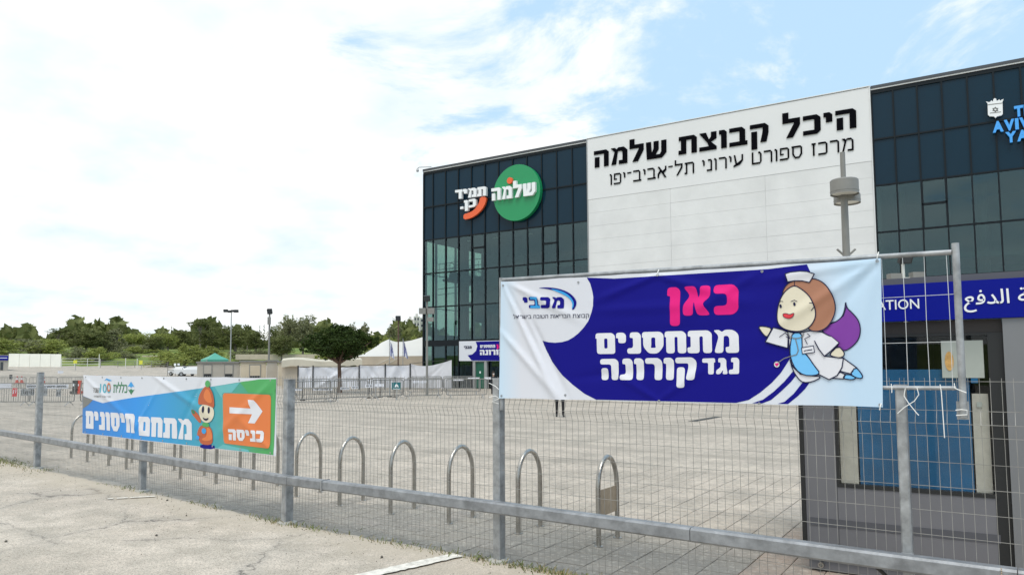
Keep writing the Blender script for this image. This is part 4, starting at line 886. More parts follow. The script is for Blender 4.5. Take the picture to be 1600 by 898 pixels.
# roof edges
for a, b in ((-41.05, -25.02), (-5.34, 6.4)):
    part('roof_capping', 'cap_dark', (a, FY-.10, 18.88), (b, FY+.3, 19.06)); part('roof_edge', 'wall_w', (a, FY-.07, 18.80), (b, FY+.2, 18.876)); part('head_panel', 'mullion', (a, FY-.02, 18.64), (b, FY+.2, 18.798))
part('lower_beam', 'mullion', (-41, FY-.06, 3.55), (-25.05, FY+.12, 3.95))
# white wall: smooth lettering field above, boarded panels below
part('wall_core', 'wall_w', (-24.98, FY-.115, 0), (-5.38, FY+.2, 19.0))
part('sign_field', 'wall_s', (-24.96, FY-.16, 14.32), (-5.44, FY-.117, 18.98))
XW = [-24.96, -18.48, -11.9, -5.44]; rnd = random.Random(4)
for c in range(3):
    z = 14.30; n = 0
    while z > .2:
        h = 1.02; MB().span((XW[c]+.006, FY-.145+rnd.uniform(-.005, .005), z-h+.009), (XW[c+1]-.006, FY-.117, z)).build('panel', 'wall_w', arena); z -= h
part('wall_trim', 'capping', (-25.03, FY-.19, 0), (-24.965, FY, 19.02)); part('wall_trim', 'wall_w', (-5.435, FY-.19, 0), (-5.37, FY, 19.02)); part('wall_capping', 'wall_w', (-25.03, FY-.2, 19.022), (-5.37, FY+.3, 19.075))
FP = Plane((-41, FY-.165), (0, FY-.165))
def fp(x, y): return FP.P(x, y)
def zf(pts, ox, oy, sc): return [fp(ox+x/sc, oy+y/sc) for x, y in pts]
def wall_text(text, a, b, sp, BL, BR, TL_, th, label):
    shapes, wd = heb(text, a, b, sp); fs = fit(shapes, wd, BL, BR, TL_); o = thing('sign_lettering', label, 'lettering', tuple(FP.W(BL)))
    for lps in fs: fixn(MB().slab(lps, FP, 0.003, th).build('letter', 'letter_k', o))
    return o
wall_text('היכל קבוצת שלמה', .22, .27, .13, fp(928.4, 262.6), fp(1338.3, 199.6), fp(928.4, 237), .06, 'bold black upper line of Hebrew letters across the white arena wall')
wall_text('מרכז ספורט עירוני תל-אביב-יפו', .13, .14, .21, fp(953, 289.4), fp(1334, 234.8), fp(953, 272.5), .05, 'thin black lower line of Hebrew letters on the white arena wall')
FG = Plane((-41, FY-.03), (0, FY-.03))
def fg(x, y): return FG.P(x, y)
def zg(pts, sc=3.593, ox=640, oy=200): return [fg(ox+x/sc, oy+y/sc) for x, y in pts]
disc = thing('round_sign', 'big green round sign with white Hebrew letters and an orange dot on the dark glass', 'sign', tuple(FG.W(zg([(610, 363)])[0])))
cx, cz = fg(810.6, 302.3); rr = 2.27; rx = (fg(847.5, 302)[0]-fg(774.5, 302)[0])/2
mb = MB(); mb.slab([ellipse(cx, cz, rx, rr, 56)], FG, 0, .38); fixn(mb.build('disc', 'sign_g', disc))
sh, wd = heb('שלמה', .25, .29, .12); fs = fit(sh, wd, *[fg(*q) for q in ((774.2, 316), (842.3, 306.6), (774.2, 297))])
for lps in fs: fixn(MB().slab(lps, FG, .38, .62).build('letter', 'sign_w', disc))
fixn(MB().slab([ellipse(*fg(802, 284.4), .26, .26, 20)], FG, .38, .56).build('dot', 'sign_o', disc))
sg = thing('sign_lettering', 'white Hebrew letters over a curved orange stroke, left of the green disc', 'sign', tuple(FG.W(fg(740, 326))))
for txt, q in (('תמיד', ((714.5, 312.4), (762.6, 306.6), (714.5, 298.4))), ('כן.', ((722.5, 328), (746.8, 323.6), (722.5, 315.5)))):
    sh, wd = heb(txt, .27, .31, .10)
    for lps in fit(sh, wd, *[fg(*p) for p in q]): fixn(MB().slab(lps, FG, .05, .32).build('letter', 'sign_w', sg))
fixn(MB().slab([smooth_loop(zg([(404, 392), (440, 387), (436, 425), (414, 462), (385, 490), (350, 510), (312, 518), (312, 486), (340, 480), (368, 466), (390, 440), (402, 415)]), 1)], FG, .05, .25).build('curved_stroke', 'sign_o', sg))
em = thing('city_emblem', 'white shield emblem with a crown of battlements high on the right glass', 'emblem', tuple(FG.W(fg(1555, 172))))
def ze(pts): return zg(pts, 8.16, 1500, 130)
fixn(MB().slab([ze([(330, 246), (350, 268), (352, 285), (356, 415), (376, 434), (434, 437), (452, 457), (470, 437), (526, 424), (545, 405), (541, 250), (556, 216), (528, 226), (512, 240), (500, 220), (482, 236), (466, 240), (462, 214), (440, 206), (424, 222), (420, 250), (398, 234), (384, 254), (362, 256)])], FG, .05, .2).build('shield', 'sign_w', em))
mb = MB().use('greyp'); 
for rb_ in ribbon(ze([(418, 365), (450, 320), (484, 365)]), .03, True)+ribbon(ze([(418, 335), (484, 335), (450, 380)]), .03, True)+ribbon(ze([(352, 290), (540, 268)]), .03)+ribbon(ze([(385, 395), (520, 380)]), .03): mb.slab([rb_], FG, .20, .215)
mb.build('shield_drawing', None, em)
bl = thing('sign_lettering', 'bright blue Latin letters reading TEL AVIV YAFO at the right edge of the glass', 'sign', tuple(FG.W(fg(1575, 200))))
for txt, x0_, y0_, h in (('TEL', 1585.0, 183.6, 15.6), ('AVIV', 1551.2, 208.1, 15.8), ('YAFO', 1571.5, 224, 15.6)):
    p = Vector(fg(x0_, y0_)); hh = fg(x0_, y0_-h)[1]-p[1]
    cur = 0
    for ch in txt:
        v, f = latin(ch, .055, 1.0); xs_ = [q[0] for q in v]; x0, x1 = min(xs_), max(xs_); k = hh/.73; mb = MB()
        n = len(v); vv = [(p[0]+(cur+(q[0]-x0)*(.78 if ch != 'I' else 1))*k, p[1]+q[1]*k) for q in v]
        bm = bmesh.new(); bv = [bm.verts.new(FG.W(q, .22)) for q in vv]
        for t in f: bm.faces.new([bv[i] for i in t])
        r_ = bmesh.ops.extrude_face_region(bm, geom=bm.faces[:]); 
        for e in r_['geom']:
            if isinstance(e, bmesh.types.BMVert): e.co += FG.n*-.16
        bmesh.ops.recalc_face_normals(bm, faces=bm.faces); bm.verts.index_update()
        mb.add([q.co.copy() for q in bm.verts], [tuple(q.index for q in ff.verts) for ff in bm.faces]); bm.free(); mb.build('letter', 'sign_b', bl); cur += (x1-x0+.05)*(.78 if ch != 'I' else 1)
br = thing('roof_bracket', 'small roof lamp bracket sticking out at the far left roof corner', 'lamp', (-41.1, FY-.1, 19.05))
mb = MB(); mb.tube([(-40.0, FY-.2, 19.1), (-41.25, FY-.35, 19.22), (-41.4, FY-.35, 19.15)], .035, 6); mb.build('arm', 'capping', br); mb = MB(); mb.lathe((-41.42, FY-.35, 18.85), [(.10, 0), (.12, .1), (.06, .3)], 10); mb.build('lamp_head', 'capping', br)
# door and small blue banner on the far glass
door = thing('entrance_door', 'green glass entrance door in a pale metal frame under the small blue banner', 'door', tuple(PY(750, 606, FY-.25)))
a = PY(739, 565, FY-.25); b = PY(761, 565, FY-.25); zt = a.z
for x0, x1 in ((a.x, a.x+.26), (b.x-.26, b.x)): MB().span((x0, FY-.3, 0), (x1, FY-.06, zt)).build('jamb', 'dooralu', door)
MB().span((a.x+.001, FY-.31, zt), (b.x-.001, FY-.06, zt+.14)).build('head', 'dooralu', door); MB().span((a.x+.27, FY-.2, .05), (b.x-.27, FY-.12, zt-.02)).build('leaf', 'doorg', door)
MB().span(((a.x+b.x)/2-.06, FY-.24, 1.25), ((a.x+b.x)/2+.06, FY-.2, 1.42)).build('sticker', 'sign_w', door)
sb = thing('banner', 'small distant blue and white banner with Hebrew letters above the green door', 'banner', tuple(PY(750, 563, FY-.35)))
QP = Plane((-41, FY-.36), (0, FY-.36)); qp = QP.P
def slabq(lps, o, name, m): return fixn(MB().slab(lps, QP, o-.012, o).build(name, m, sb))
x1p = 806
slabq([[qp(717.3, 563.6), qp(x1p, 563.6), qp(x1p, 531), qp(717.3, 533)]], .0, 'sheet', 'cloth_w')
def z2(pts): return [qp(400+x/3.99, 440+y/3.99) for x, y in pts]
slabq([z2([(1370, 373), (1380, 400), (1372, 430), (1350, 452), (1320, 458), (1345, 490), (1620, 492), (1620, 366)])], .014, 'background_print', 'navy')
for txt, m, q, nm in (('מכבי', 'ink', ((1297, 416), (1345, 416), (1297, 400)), 'logo'), ('מתחסנים', 'white', ((1398, 412), (1492, 410), (1398, 394)), 'word'), ('קורונה', 'white', ((1396, 457), (1545, 455), (1396, 424)), 'word'), ('כאן', 'pink', ((1500, 412), (1560, 410), (1500, 390)), 'word')):
    sh, wd = heb(txt, .27, .32, .08); mb = MB()
    for lps in fit(sh, wd, *z2(q)): mb.slab(lps, QP, .016, .028)
    fixn(mb.build(nm, m, sb))
# ================================================================== TICKET KIOSK
KY = 6.74
kiosk = thing('pay_kiosk', 'low grey pay kiosk with blue blinds in its window and a blue lettered band', 'kiosk', (-.5, KY, 0))
KP = Plane((-2, KY), (0, KY)); kx = lambda x, y: KP.P(x, y)[0]-2; kz = lambda x, y: KP.P(x, y)[1]
def kp(name, m, a, b, **k): return MB().span(a, b).build(name, m, kiosk, **k)
KL, KR, D = -1.335, 3.4, 2.2
X1, X2, ZB, ZT = -1.085, .012, .735, 1.945
kp('wall_panel', 'kiosk', (KL, KY, .10), (X1-.003, KY+.05, 2.02)); kp('wall_panel', 'kiosk', (X1, KY, .10), (X2+.10, KY+.05, ZB-.03)); kp('plinth', 'kiosk', (KL+.01, KY+.02, .012), (X2+.1, KY+.05, .096))
kp('stripe', 'kiosk_d', (KL+.02, KY-.004, .375), (X2+.02, KY-.001, .44)); kp('corner_trim', 'black', (KL-.035, KY-.012, .16), (KL-.002, KY+.05, 2.03))
kp('side_wall', 'kiosk', (KL+.0, KY+.052, .012), (KL+.05, KY+D, 2.02)); kp('back_wall', 'interior', (KL+.05, KY+D-.05, .012), (KR, KY+D, 2.02)); kp('side_wall', 'kiosk', (KR-.05, KY+.05, .012), (KR, KY+D-.052, 2.02))
kp('roof', 'kiosk_d', (KL, KY+.02, 2.345), (KR, KY+D, 2.40)); kp('ceiling', 'brown', (KL+.05, KY+.06, 1.99), (KR-.05, KY+D-.06, 2.02)); kp('counter', 'kiosk_d', (KL+.06, KY+.10, .66), (KR-.06, KY+.75, .70))
kp('window_head', 'brown', (X1, KY+.012, ZT), (X2+.10, KY+.05, 2.047))
for a, b in (((X1, KY-.006, ZB-.03), (X2+.03, KY+.06, ZB)), ((X1, KY-.006, ZB+.001), (X1+.022, KY+.06, ZT)), ((X2+.001, KY-.002, .10), (X2+.10, KY+.06, ZT-.001)), ((X1+.023, KY-.004, ZT-.018), (X2, KY+.05, ZT-.001))): kp('window_frame', 'black', a, b)
kp('window_glass', 'glass_k', (X1+.022, KY+.03, ZB), (X2, KY+.036, ZT-.018))
bx0, bx1 = kx(1341, 700), kx(1519, 690); zb1 = kz(1430, 577)
kp('blind', 'blind', (bx0, KY+.055, ZB), (bx1, KY+.062, zb1))
kp('curtain', 'curtain', (X1+.024, KY+.05, ZB), (bx0-.012, KY+.06, kz(1320, 615)+.1)); kp('curtain', 'curtain', (bx1+.012, KY+.05, ZB), (X2-.012, KY+.06, kz(1535, 615)))
pa, pb = (kx(1471, 560), kz(1471, 590)), (kx(1537, 560), kz(1537, 531))
kp('poster', 'paper', (pa[0], KY+.020, pa[1]), (pb[0], KY+.026, pb[1])); mb = MB(); mb.slab([ellipse(kx(1483, 562)+2, kz(1483, 564), .030, .075, 18)], KP, -.019, -.0165); mb.build('poster_emblem', 'paper_o', kiosk)
kp('sticker', 'blind', (kx(1517, 595), KY+.022, kz(1520, 598)), (kx(1528, 595), KY+.027, kz(1520, 590)))
kp('notice', 'paper', (kx(1526, 630), KY+.040, kz(1526, 636)), (kx(1534, 630), KY+.045, kz(1526, 628)))
kp('pier', 'kiosk_l', (X2+.102, KY-.05, .012), (KR, KY+.05, 2.047)); kp('pier_base', 'conc', (X2+.10, KY-.14, 0), (KR, KY-.052, .13))
kp('fascia', 'band', (KL-.03, KY-.07, 2.05), (KR+.02, KY+.04, 2.342)); kp('fascia_side', 'band', (KL-.03, KY+.042, 2.05), (KL+.02, KY+D, 2.342))
mb = MB(); q = (kx(1283.5, 881), kz(1283.5, 881)); mb.lathe((0, 0, 0), [(.023, 0), (.023, .05), (.014, .05), (.014, .01)], 16); 
rot = Matrix.Rotation(R(90), 3, 'X'); mb.v = [rot @ p+Vector((q[0], KY+.02, q[1])) for p in mb.v]; mb.build('pipe_outlet', 'inox', kiosk)
BPL = Plane((-2, KY-.072), (0, KY-.072))
def band_text(txt, x_edge, right, y_base, h, off, name, wx=1):
    v, f = latin(txt, off, 1.0); xs_ = [q[0] for q in v]; p = BPL.P(x_edge, y_base); hh = BPL.P(x_edge, y_base-h)[1]-p[1]; k = hh/.72
    x0 = p[0]-(max(xs_) if right else min(xs_))*k*wx
    return MB().add([BPL.W((x0+q[0]*k*wx, p[1]+q[1]*k), .003) for q in v], f).build(name, 'sign_w', kiosk)
band_text('STATION', 1436.6, True, 481.6, 15.8, .006, 'lettering', .90)
v, f = latin('\ufeca\ufed3\ufeaa\ufedf\ufe8d \ufe94\ufec4\ufea4\ufee3', .008, 1.0); xs_ = [q[0] for q in v]; ys_ = [q[1] for q in v]
p = BPL.P(1506, 476); q2 = BPL.P(1506, 454); k = (q2[1]-p[1])/.72*1.0
sx_ = sorted(xs_); gi = max(range(len(sx_)-1), key=lambda i: sx_[i+1]-sx_[i]); cutx = (sx_[gi]+sx_[gi+1])/2
for side in (0, 1):
    ff = [t for t in f if (v[t[0]][0] > cutx) == bool(side)]; ids = sorted({i for t in ff for i in t}); mp = {i: n_ for n_, i in enumerate(ids)}
    MB().add([BPL.W((p[0]+(v[i][0]-min(xs_))*k, p[1]+v[i][1]*k), .003) for i in ids], [tuple(mp[i] for i in t) for t in ff]).build('word', 'sign_w', kiosk)
# ================================================================== BIKE RACKS
def hoop(label):
    o = thing('bicycle_rack', label, 'bicycle rack', (0, 0, 0), 'stainless hoop bicycle racks behind the fence'); r = .215; pts = [(0, 0, -.02), (0, 0, .5)]
    H_, W_ = .82, .43
    for i in range(1, 12): a = math.pi*i/12; pts.append((0, r-r*math.cos(a), H_-.29+.29*math.sin(a)))
    pts += [(0, W_, .5), (0, W_, -.02)]
    pts = [(x, y, z if not .49 < z < .51 else .53-.0) for x, y, z in pts]
    MB().tube(pts, .024, 12).build('hoop', 'inox', o, True)
    for y in (0, W_): MB().lathe((0, y, 0), [(.045, 0), (.045, .005), (.028, .008)], 14).build('base_ring', 'inox', o)
    return o
ORD = ['beside the plate rack', 'third from the right', 'fourth from the right', 'fifth from the right', 'sixth from right, beside the tall post', 'by the end of the orange and green banner',
       'below the orange panel of the banner', 'below the woolly hat figure', 'below the right half of the blue banner', 'below the middle of the blue banner', 'behind the short fence post', 'below the left part of the blue banner', 'leftmost, its arc showing beside the banner edge']
h0 = hoop('stainless hoop bicycle rack with a flat plate, rightmost of the row'); h0.location = (-3.2, 6.60, 0)
h1 = hoop('stainless hoop bicycle rack '+ORD[0]); h1.location = (-4.15, 6.68, 0); h1.rotation_euler.z = -.03
HP = [(-5.06, 6.70), (-5.98, 6.79), (-6.89, 6.87), (-7.87, 7.05), (-8.85, 7.14), (-9.80, 7.23), (-10.72, 7.26), (-11.75, 7.42), (-12.60, 7.5), (-13.35, 7.62), (-14.25, 7.72), (-15.14, 7.89)]
for i, p in enumerate(HP): dup(h1, (*p, 0), random.uniform(-.05, .05), 'stainless hoop bicycle rack '+ORD[i+1] if i+1 < len(ORD) else 'stainless hoop bicycle rack')
mb = MB(); mb.span((-3.206, 6.625, .27), (-3.194, 7.005, .52)); pl = mb.build('plate', 'plate', h0)
mb = MB()
for cy_ in (6.76, 6.87): 
    c = [(-3.208-.0, cy_+.04*math.cos(a_), .36+.04*math.sin(a_)) for a_ in [i*math.pi/6 for i in range(12)]]; mb.tube(c, .0035, 5, closed=True)
mb.tube([(-3.208, 6.76, .36), (-3.208, 6.80, .42), (-3.208, 6.855, .42), (-3.208, 6.87, .36)], .0035, 5); mb.tube([(-3.208, 6.80, .42), (-3.208, 6.82, .36), (-3.208, 6.855, .42)], .0035, 5); mb.build('bicycle_symbol', 'lamp', pl)
# ================================================================== LAMPS AND POLES
def pole_lamp_drums():
    d = 16.9; b = at(1332, 640, d); x, y = b.x, b.y; o = thing('street_lamp', 'tall grey lamp post with two overlapping drum shades in front of the white wall', 'street lamp', (x, y, 0))
    zt = at(1318, 238, d).z; zm = at(1320, 300, d).z
    MB().lathe((x, y, 0), [(.078, 0), (.074, zm-1.2), (.070, zm)], 16).build('post', 'lamp', o, True); MB().lathe((x, y, zm-.002), [(.052, 0), (.052, zt-zm)], 14).build('upper_post', 'lamp', o, True)
    f = Vector((CF.x, CF.y, 0)).normalized(); r_ = Vector((f.y, -f.x, 0))
    for (px, y0, y1, rad, away) in ((1319.3, 281, 304, .275, -.18), (1323.5, 303, 318, .262, .22)):
        c = at(px, (y0+y1)/2, d+away*1.0); z0, z1 = at(px, y1, d+away).z, at(px, y0, d+away).z; c = Vector((c.x, c.y, 0))
        mb = MB(); mb.lathe((c.x, c.y, 0), [(rad-.012, z0+.03), (rad, z0), (rad, z0+.06), (rad*.995, z1-.02), (rad-.02, z1), (.02, z1+.01)], 36); k = mb.build('drum_shade', 'lamp', o, True)
        MB().lathe((c.x, c.y, 0), [(rad-.03, z0+.028), (rad-.03, z0+.034)], 30).build('lens', 'lens', k); MB().lathe((c.x, c.y, 0), [(rad+.004, z0+.055), (rad+.006, z0+.06), (rad+.004, z0+.072)], 36).build('rim', 'lamp', k)
    for sx in (-1, 1):
        a = Vector((x, y, at(1322, 402, d).z)); e = a+r_*sx*.19+Vector((0, 0, .17)); MB().tube([a, e], .022, 8).build('side_arm', 'lamp', o)
pole_lamp_drums()
def flood_pole(px, ybase, ytop, d, label, heads, boxes=(), rad=.07, m='lamp', zb=None):
    b = at(px, ybase, d); zb = prof(d) if zb is None else zb; o = thing('floodlight_pole', label, 'floodlight', (b.x, b.y, zb)); zt = at(px, ytop, d).z
    MB().lathe((b.x, b.y, zb-.1), [(rad, 0), (rad*.75, zt-zb+.1)], 10).build('pole', m, o, True)
    f = Vector((CF.x, CF.y, 0)).normalized(); r_ = Vector((f.y, -f.x, 0)); an = math.atan2(r_.y, r_.x)
    for dx_, dz_, w_, h in heads:
        c = Vector((b.x, b.y, zt+dz_))+r_*dx_-f*.15; tl = Matrix.Rotation(an, 3, 'Z') @ Matrix.Rotation(R(28), 3, 'X')
        k = MB().box(c, (w_, h*.55, h), mtx=tl).build('floodlight_head', 'black', o); MB().box(c+tl @ Vector((0, -h*.28, 0)), (w_*.8, .02, h*.75), mtx=tl).build('lens', 'win', k)
        MB().tube([Vector((b.x, b.y, zt)), c], .025, 6).build('bracket', m, o)
    for dx_, yy, w_, h in boxes:
        z = at(px, yy, d).z; c = Vector((b.x, b.y, z))+r_*dx_-f*.12; MB().box(c, (w_, .25, h), an).build('equipment_box', 'lamp', o); MB().tube([Vector((b.x, b.y, z)), c], .02, 6).build('bracket', m, o)
    return o
flood_pole(667, 618, 470, 46.8, 'grey floodlight pole with white equipment boxes standing at the corner of the glass facade', [(.0, .15, .38, .34)], [(-.27, 486, .42, .36), (.26, 486, .42, .36), (.22, 499, .4, .25)], .075)
flood_pole(622, 600, 500, 62, 'thin brown floodlight pole between the two flags by the marquee', [(.0, .15, .4, .36)], (), .07, 'bark')
flood_pole(420, 562, 490, 86, 'grey floodlight pole with a small cabinet rising behind the beige cabins', [(.05, .25, .5, .55)], [(.0, 501, .3, .8)], .12)
flood_pole(360, 562, 486, 112, 'tall slim white floodlight mast with a crossbar of lamps beyond the green gazebo', [(-.75, .05, .6, .38), (-.25, -.05, .4, .3), (.2, .02, .4, .3), (.72, .0, .6, .38)], (), .09, 'dooralu')
d_ = 25.; fk = flood_pole(1421, 640, 412, d_, 'floodlight with a pinkish face on a white pole above two grey loudspeaker boxes', [(.0, .14, .36, .26)], [(-.33, 436, .34, .31), (.33, 434, .34, .31)], .06, 'lens', 0)
# ================================================================== CROWD BARRIERS
BLEN, BH = 2.3, 1.08
M['barrier_steel'] = mat('barrier_steel', (.20, .20, .195), .5, .4, .2, 3)
def barrier(label):
    o = thing('crowd_barrier', label, 'crowd barrier', (0, 0, 0), 'steel crowd barriers across the square')
    L_, r = BLEN/2, .12; fr = [(-L_+r, .2), (-L_+.03, .23), (-L_, .2+r), (-L_, BH-r), (-L_+.03, BH-.03), (-L_+r, BH), (L_-r, BH), (L_-.03, BH-.03), (L_, BH-r), (L_, .2+r), (L_-.03, .23), (L_-r, .2)]
    MB().tube([(x, 0, z) for x, z in fr], .023, 6, closed=True).build('frame', 'barrier_steel', o)
    mb = MB(); 
    for i in range(1, 20): x = -L_+BLEN*i/20; mb.tube([(x, 0, .2), (x, 0, BH)], .011, 4, False)
    mb.build('bars', 'barrier_steel', o, kind='stuff')
    for x in (-L_+.25, L_-.25): MB().tube([(x, -.3, .01), (x, -.28, .05), (x, 0, .2), (x, .28, .05), (x, .3, .01)], .018, 6).build('foot', 'galv', o)
    return o
bar0 = None; nb = 0
def put_barrier(p, an, label, tilt=0):
    global bar0, nb
    if bar0 is None: bar0 = barrier(label); o = bar0
    else: o = dup(bar0, (0, 0, 0), 0, label)
    o.location = (p[0], p[1], prof(math.hypot(p[0], p[1]))); o.rotation_euler = (tilt, 0, an); nb += 1; return o
def row(a, b, label, skip=(), jit=.05, wob=.12):
    a, b = Vector((a.x, a.y, 0)), Vector((b.x, b.y, 0)); t = b-a; n = int(t.length/(BLEN+.12)); t.normalize(); an = math.atan2(t.y, t.x); rnd = random.Random(n)
    out = []
    for i in range(n):
        if i in skip: continue
        p = a+t*((i+.5)*(BLEN+.12)); w_ = rnd.uniform(-wob, wob)
        nx = Vector((-t.y, t.x, 0)); o_ = ['first', 'second', 'third', 'fourth', 'fifth', 'sixth', 'seventh', 'eighth'][i]; out.append(put_barrier(p+nx*rnd.uniform(-jit, jit)*3, an+w_, f'steel crowd barrier, {o_} from the left in the {label}'))
    return out
rA = row(G(-30, 634), G(447, 633), 'nearer row at the left', skip=())
rB = row(G(452, 631), G(645, 622), 'run below the dark round tree', wob=.2)
rC = row(G(575, 617), G(775, 616), 'row before the white screens', wob=.18)
rD = row(G(640, 611), G(775, 610), 'row close to the arena door', wob=.1)
rF = row(G(628, 624), G(778, 621), 'front row right of the teal sign', wob=.15)
rG = row(G(455, 622), G(590, 619), 'short row before the tree trunk', wob=.25)
rE = row(G(-5, 612), G(150, 611), 'farther row at the left edge', wob=.2)
p = G(486, 632); o = put_barrier(p, .9, 'steel crowd barrier leaning over on its side beneath the tree', .75); o['group'] = 'steel crowd barriers across the square'
# signs and cloths hung on the barriers
def hung(px0, px1, y0, y1, d, m, label, name='barrier_sign', cat='sign', blocks=0, bm='black', txt=None):
    d *= .955
    a, b = at(px0, y1, d), at(px1, y0, d); a2 = at(px1, y1, d); o = thing(name, label, cat, tuple((a+a2)/2)); pl = Plane((a.x, a.y), (b.x, b.y)); L_ = (Vector((b.x, b.y))-Vector((a.x, a.y))).length
    mb = MB(); mb.slab([[(0, a.z), (L_, a.z), (L_, b.z), (0, b.z)]], pl, -.01, .012); fixn(mb.build('panel', m, o))
    h = b.z-a.z; rnd = random.Random(int(px0)); mb = MB()
    if txt:
        sh, wd = heb(txt, .2, .24, .12)
        for lps in fit(sh, wd, (L_*.08, a.z+h*.26), (L_*.92, a.z+h*.26), (L_*.08, a.z+h*.74)): mb.slab(lps, pl, .012, .018)
        fixn(mb.build('lettering', bm, o))
    for i in range(blocks):
        x = L_*(i+.5)/blocks; w_ = L_/blocks*rnd.uniform(.3, .75); z0 = a.z+h*rnd.uniform(.05, .4); z1 = b.z-h*rnd.uniform(.05, .3); sl = rnd.uniform(-.3, .3)*w_
        mb.slab([[(x-w_/2, z0), (x+w_*.1, z0), (x+w_/2+sl, z1), (x-w_*.1+sl, z1)]], pl, .012, .018)
    if blocks: fixn(mb.build('dark_print', bm, o))
    return o
dl = 35.0
hung(-2, 18, 599, 606, dl, 'sheet', 'white strip sign on the leftmost barrier at the photo edge')
hung(41, 57, 600, 606, dl-.3, 'sheet', 'short white strip sign on a barrier left of the tall post', txt='מתחם')
hung(64, 107, 600, 607, dl-.3, 'sheet', 'long white strip sign on a barrier right of the leftmost tall post', txt='מתחם חיסונים')
hung(19, 27, 606, 619, dl-.5, 'redp', 'red and white board hanging on the far left barrier', blocks=2, bm='white')
hung(32, 54, 607, 618, dl-.5, 'galv', 'grey cloth with black diagonal marks left of the leftmost tall post', blocks=7)
hung(63, 74, 606, 618, dl-.5, 'galv', 'small grey cloth with black marks just right of the tall post', blocks=4)
hung(88, 95, 608, 619, dl-.5, 'galv', 'dark arched patch hanging on the barrier beside the banner', blocks=2)
hung(14.5, 19.5, 585, 592, 60, 'black', 'small black board with a grey mark on a far barrier at the left', blocks=2, bm='galv')
hung(90, 99, 579, 583, 80, 'sheet', 'tiny white board on the far barriers left of the banner')
hung(455, 472, 606, 610, 39, 'sheet', 'white strip sign on the barrier right of the second tall post'); hung(489, 520, 606, 610, 38.5, 'sheet', 'white strip sign on the barriers left of the tree trunk', txt='כניסה כניסה')
hung(532, 546, 604.5, 608.5, 39, 'sheet', 'white strip sign just right of the tree trunk', txt='מתחם'); hung(548.5, 560, 603, 607, 39.5, 'sheet', 'white strip sign second right of the tree trunk', txt='כניסה'); hung(571, 582, 600, 605, 41, 'sheet', 'white strip sign left of the teal board', txt='כניסה')
hung(585, 600, 599.5, 603.5, 42, 'sheet', 'faded white strip sign directly left of the teal board'); hung(645, 666, 594.5, 598, 47.3, 'sheet', 'white strip hung on barriers by the floodlight pole'); hung(708, 724, 591, 594.5, 50.0, 'sheet', 'white strip hung on barriers left of the green door')
hung(731, 749, 589.5, 592.5, 50, 'sheet', 'white strip hung on barriers under the green door'); hung(757, 767, 589, 592.5, 50, 'sheet', 'white strip hung on barriers beside the masked person'); hung(455, 464, 614, 616.5, 37, 'black', 'dark patch on the barrier foot by the second tall post', blocks=3, bm='sheet')
ts = hung(612, 626.5, 597, 608.5, 43, 'signteal', 'teal square sign with a white figure standing among the barriers')
ds = 43*.955; a = at(619, 612, ds); pl = Plane((at(612, 600, ds).x, at(612, 600, ds).y), (at(626, 600, ds).x, at(626, 600, ds).y))
def tq(x, y): return pl.P(x, y)
mb = MB(); mb.slab([[tq(*q) for q in ((616.5, 604.5), (618, 600.5), (619.5, 599.5), (621.5, 601), (623, 604.5), (621.5, 604.5), (620, 602.5), (618.5, 604.5))]], pl, .012, .03); mb.slab([[tq(*q) for q in ((614, 607.6), (614, 606.8), (624.5, 606.8), (624.5, 607.6))]], pl, .012, .03); fixn(mb.build('white_figure', 'sign_w', ts))
mb = MB(); mb.tube([(a.x, a.y+.05, 0), (a.x, a.y+.05, 1.1)], .03, 6); mb.build('pole', 'galv', ts)
# thin poles among the barriers
for i, (x, yb, yt, d) in enumerate(((576.5, 617, 592, 44), (587, 617, 589, 44), (594, 616, 590, 45), (609, 616, 590, 45), (617, 616, 588, 44.5), (450, 627, 592, 40), (473, 622, 592, 42))):
    b = at(x, yb, d); o = thing('marker_pole', ['thin dark marker pole', 'thin grey marker pole'][i % 2]+' '+['left of the white strip signs', 'first beyond the fourth screen post', 'between two screen posts', 'just left of the teal sign', 'behind the teal sign', 'right behind the second tall fence post', 'left of the tree by the cabin edge'][i], 'pole', (b.x, b.y, 0)); MB().tube([(b.x, b.y, 0), (b.x, b.y, at(x, yt, d).z)], .022, 6).build('rod', ['steel_dk', 'galv'][i % 2], o); MB().lathe((b.x, b.y, 0), [(.16, 0), (.14, .06)], 10).build('foot', 'rubber', o)
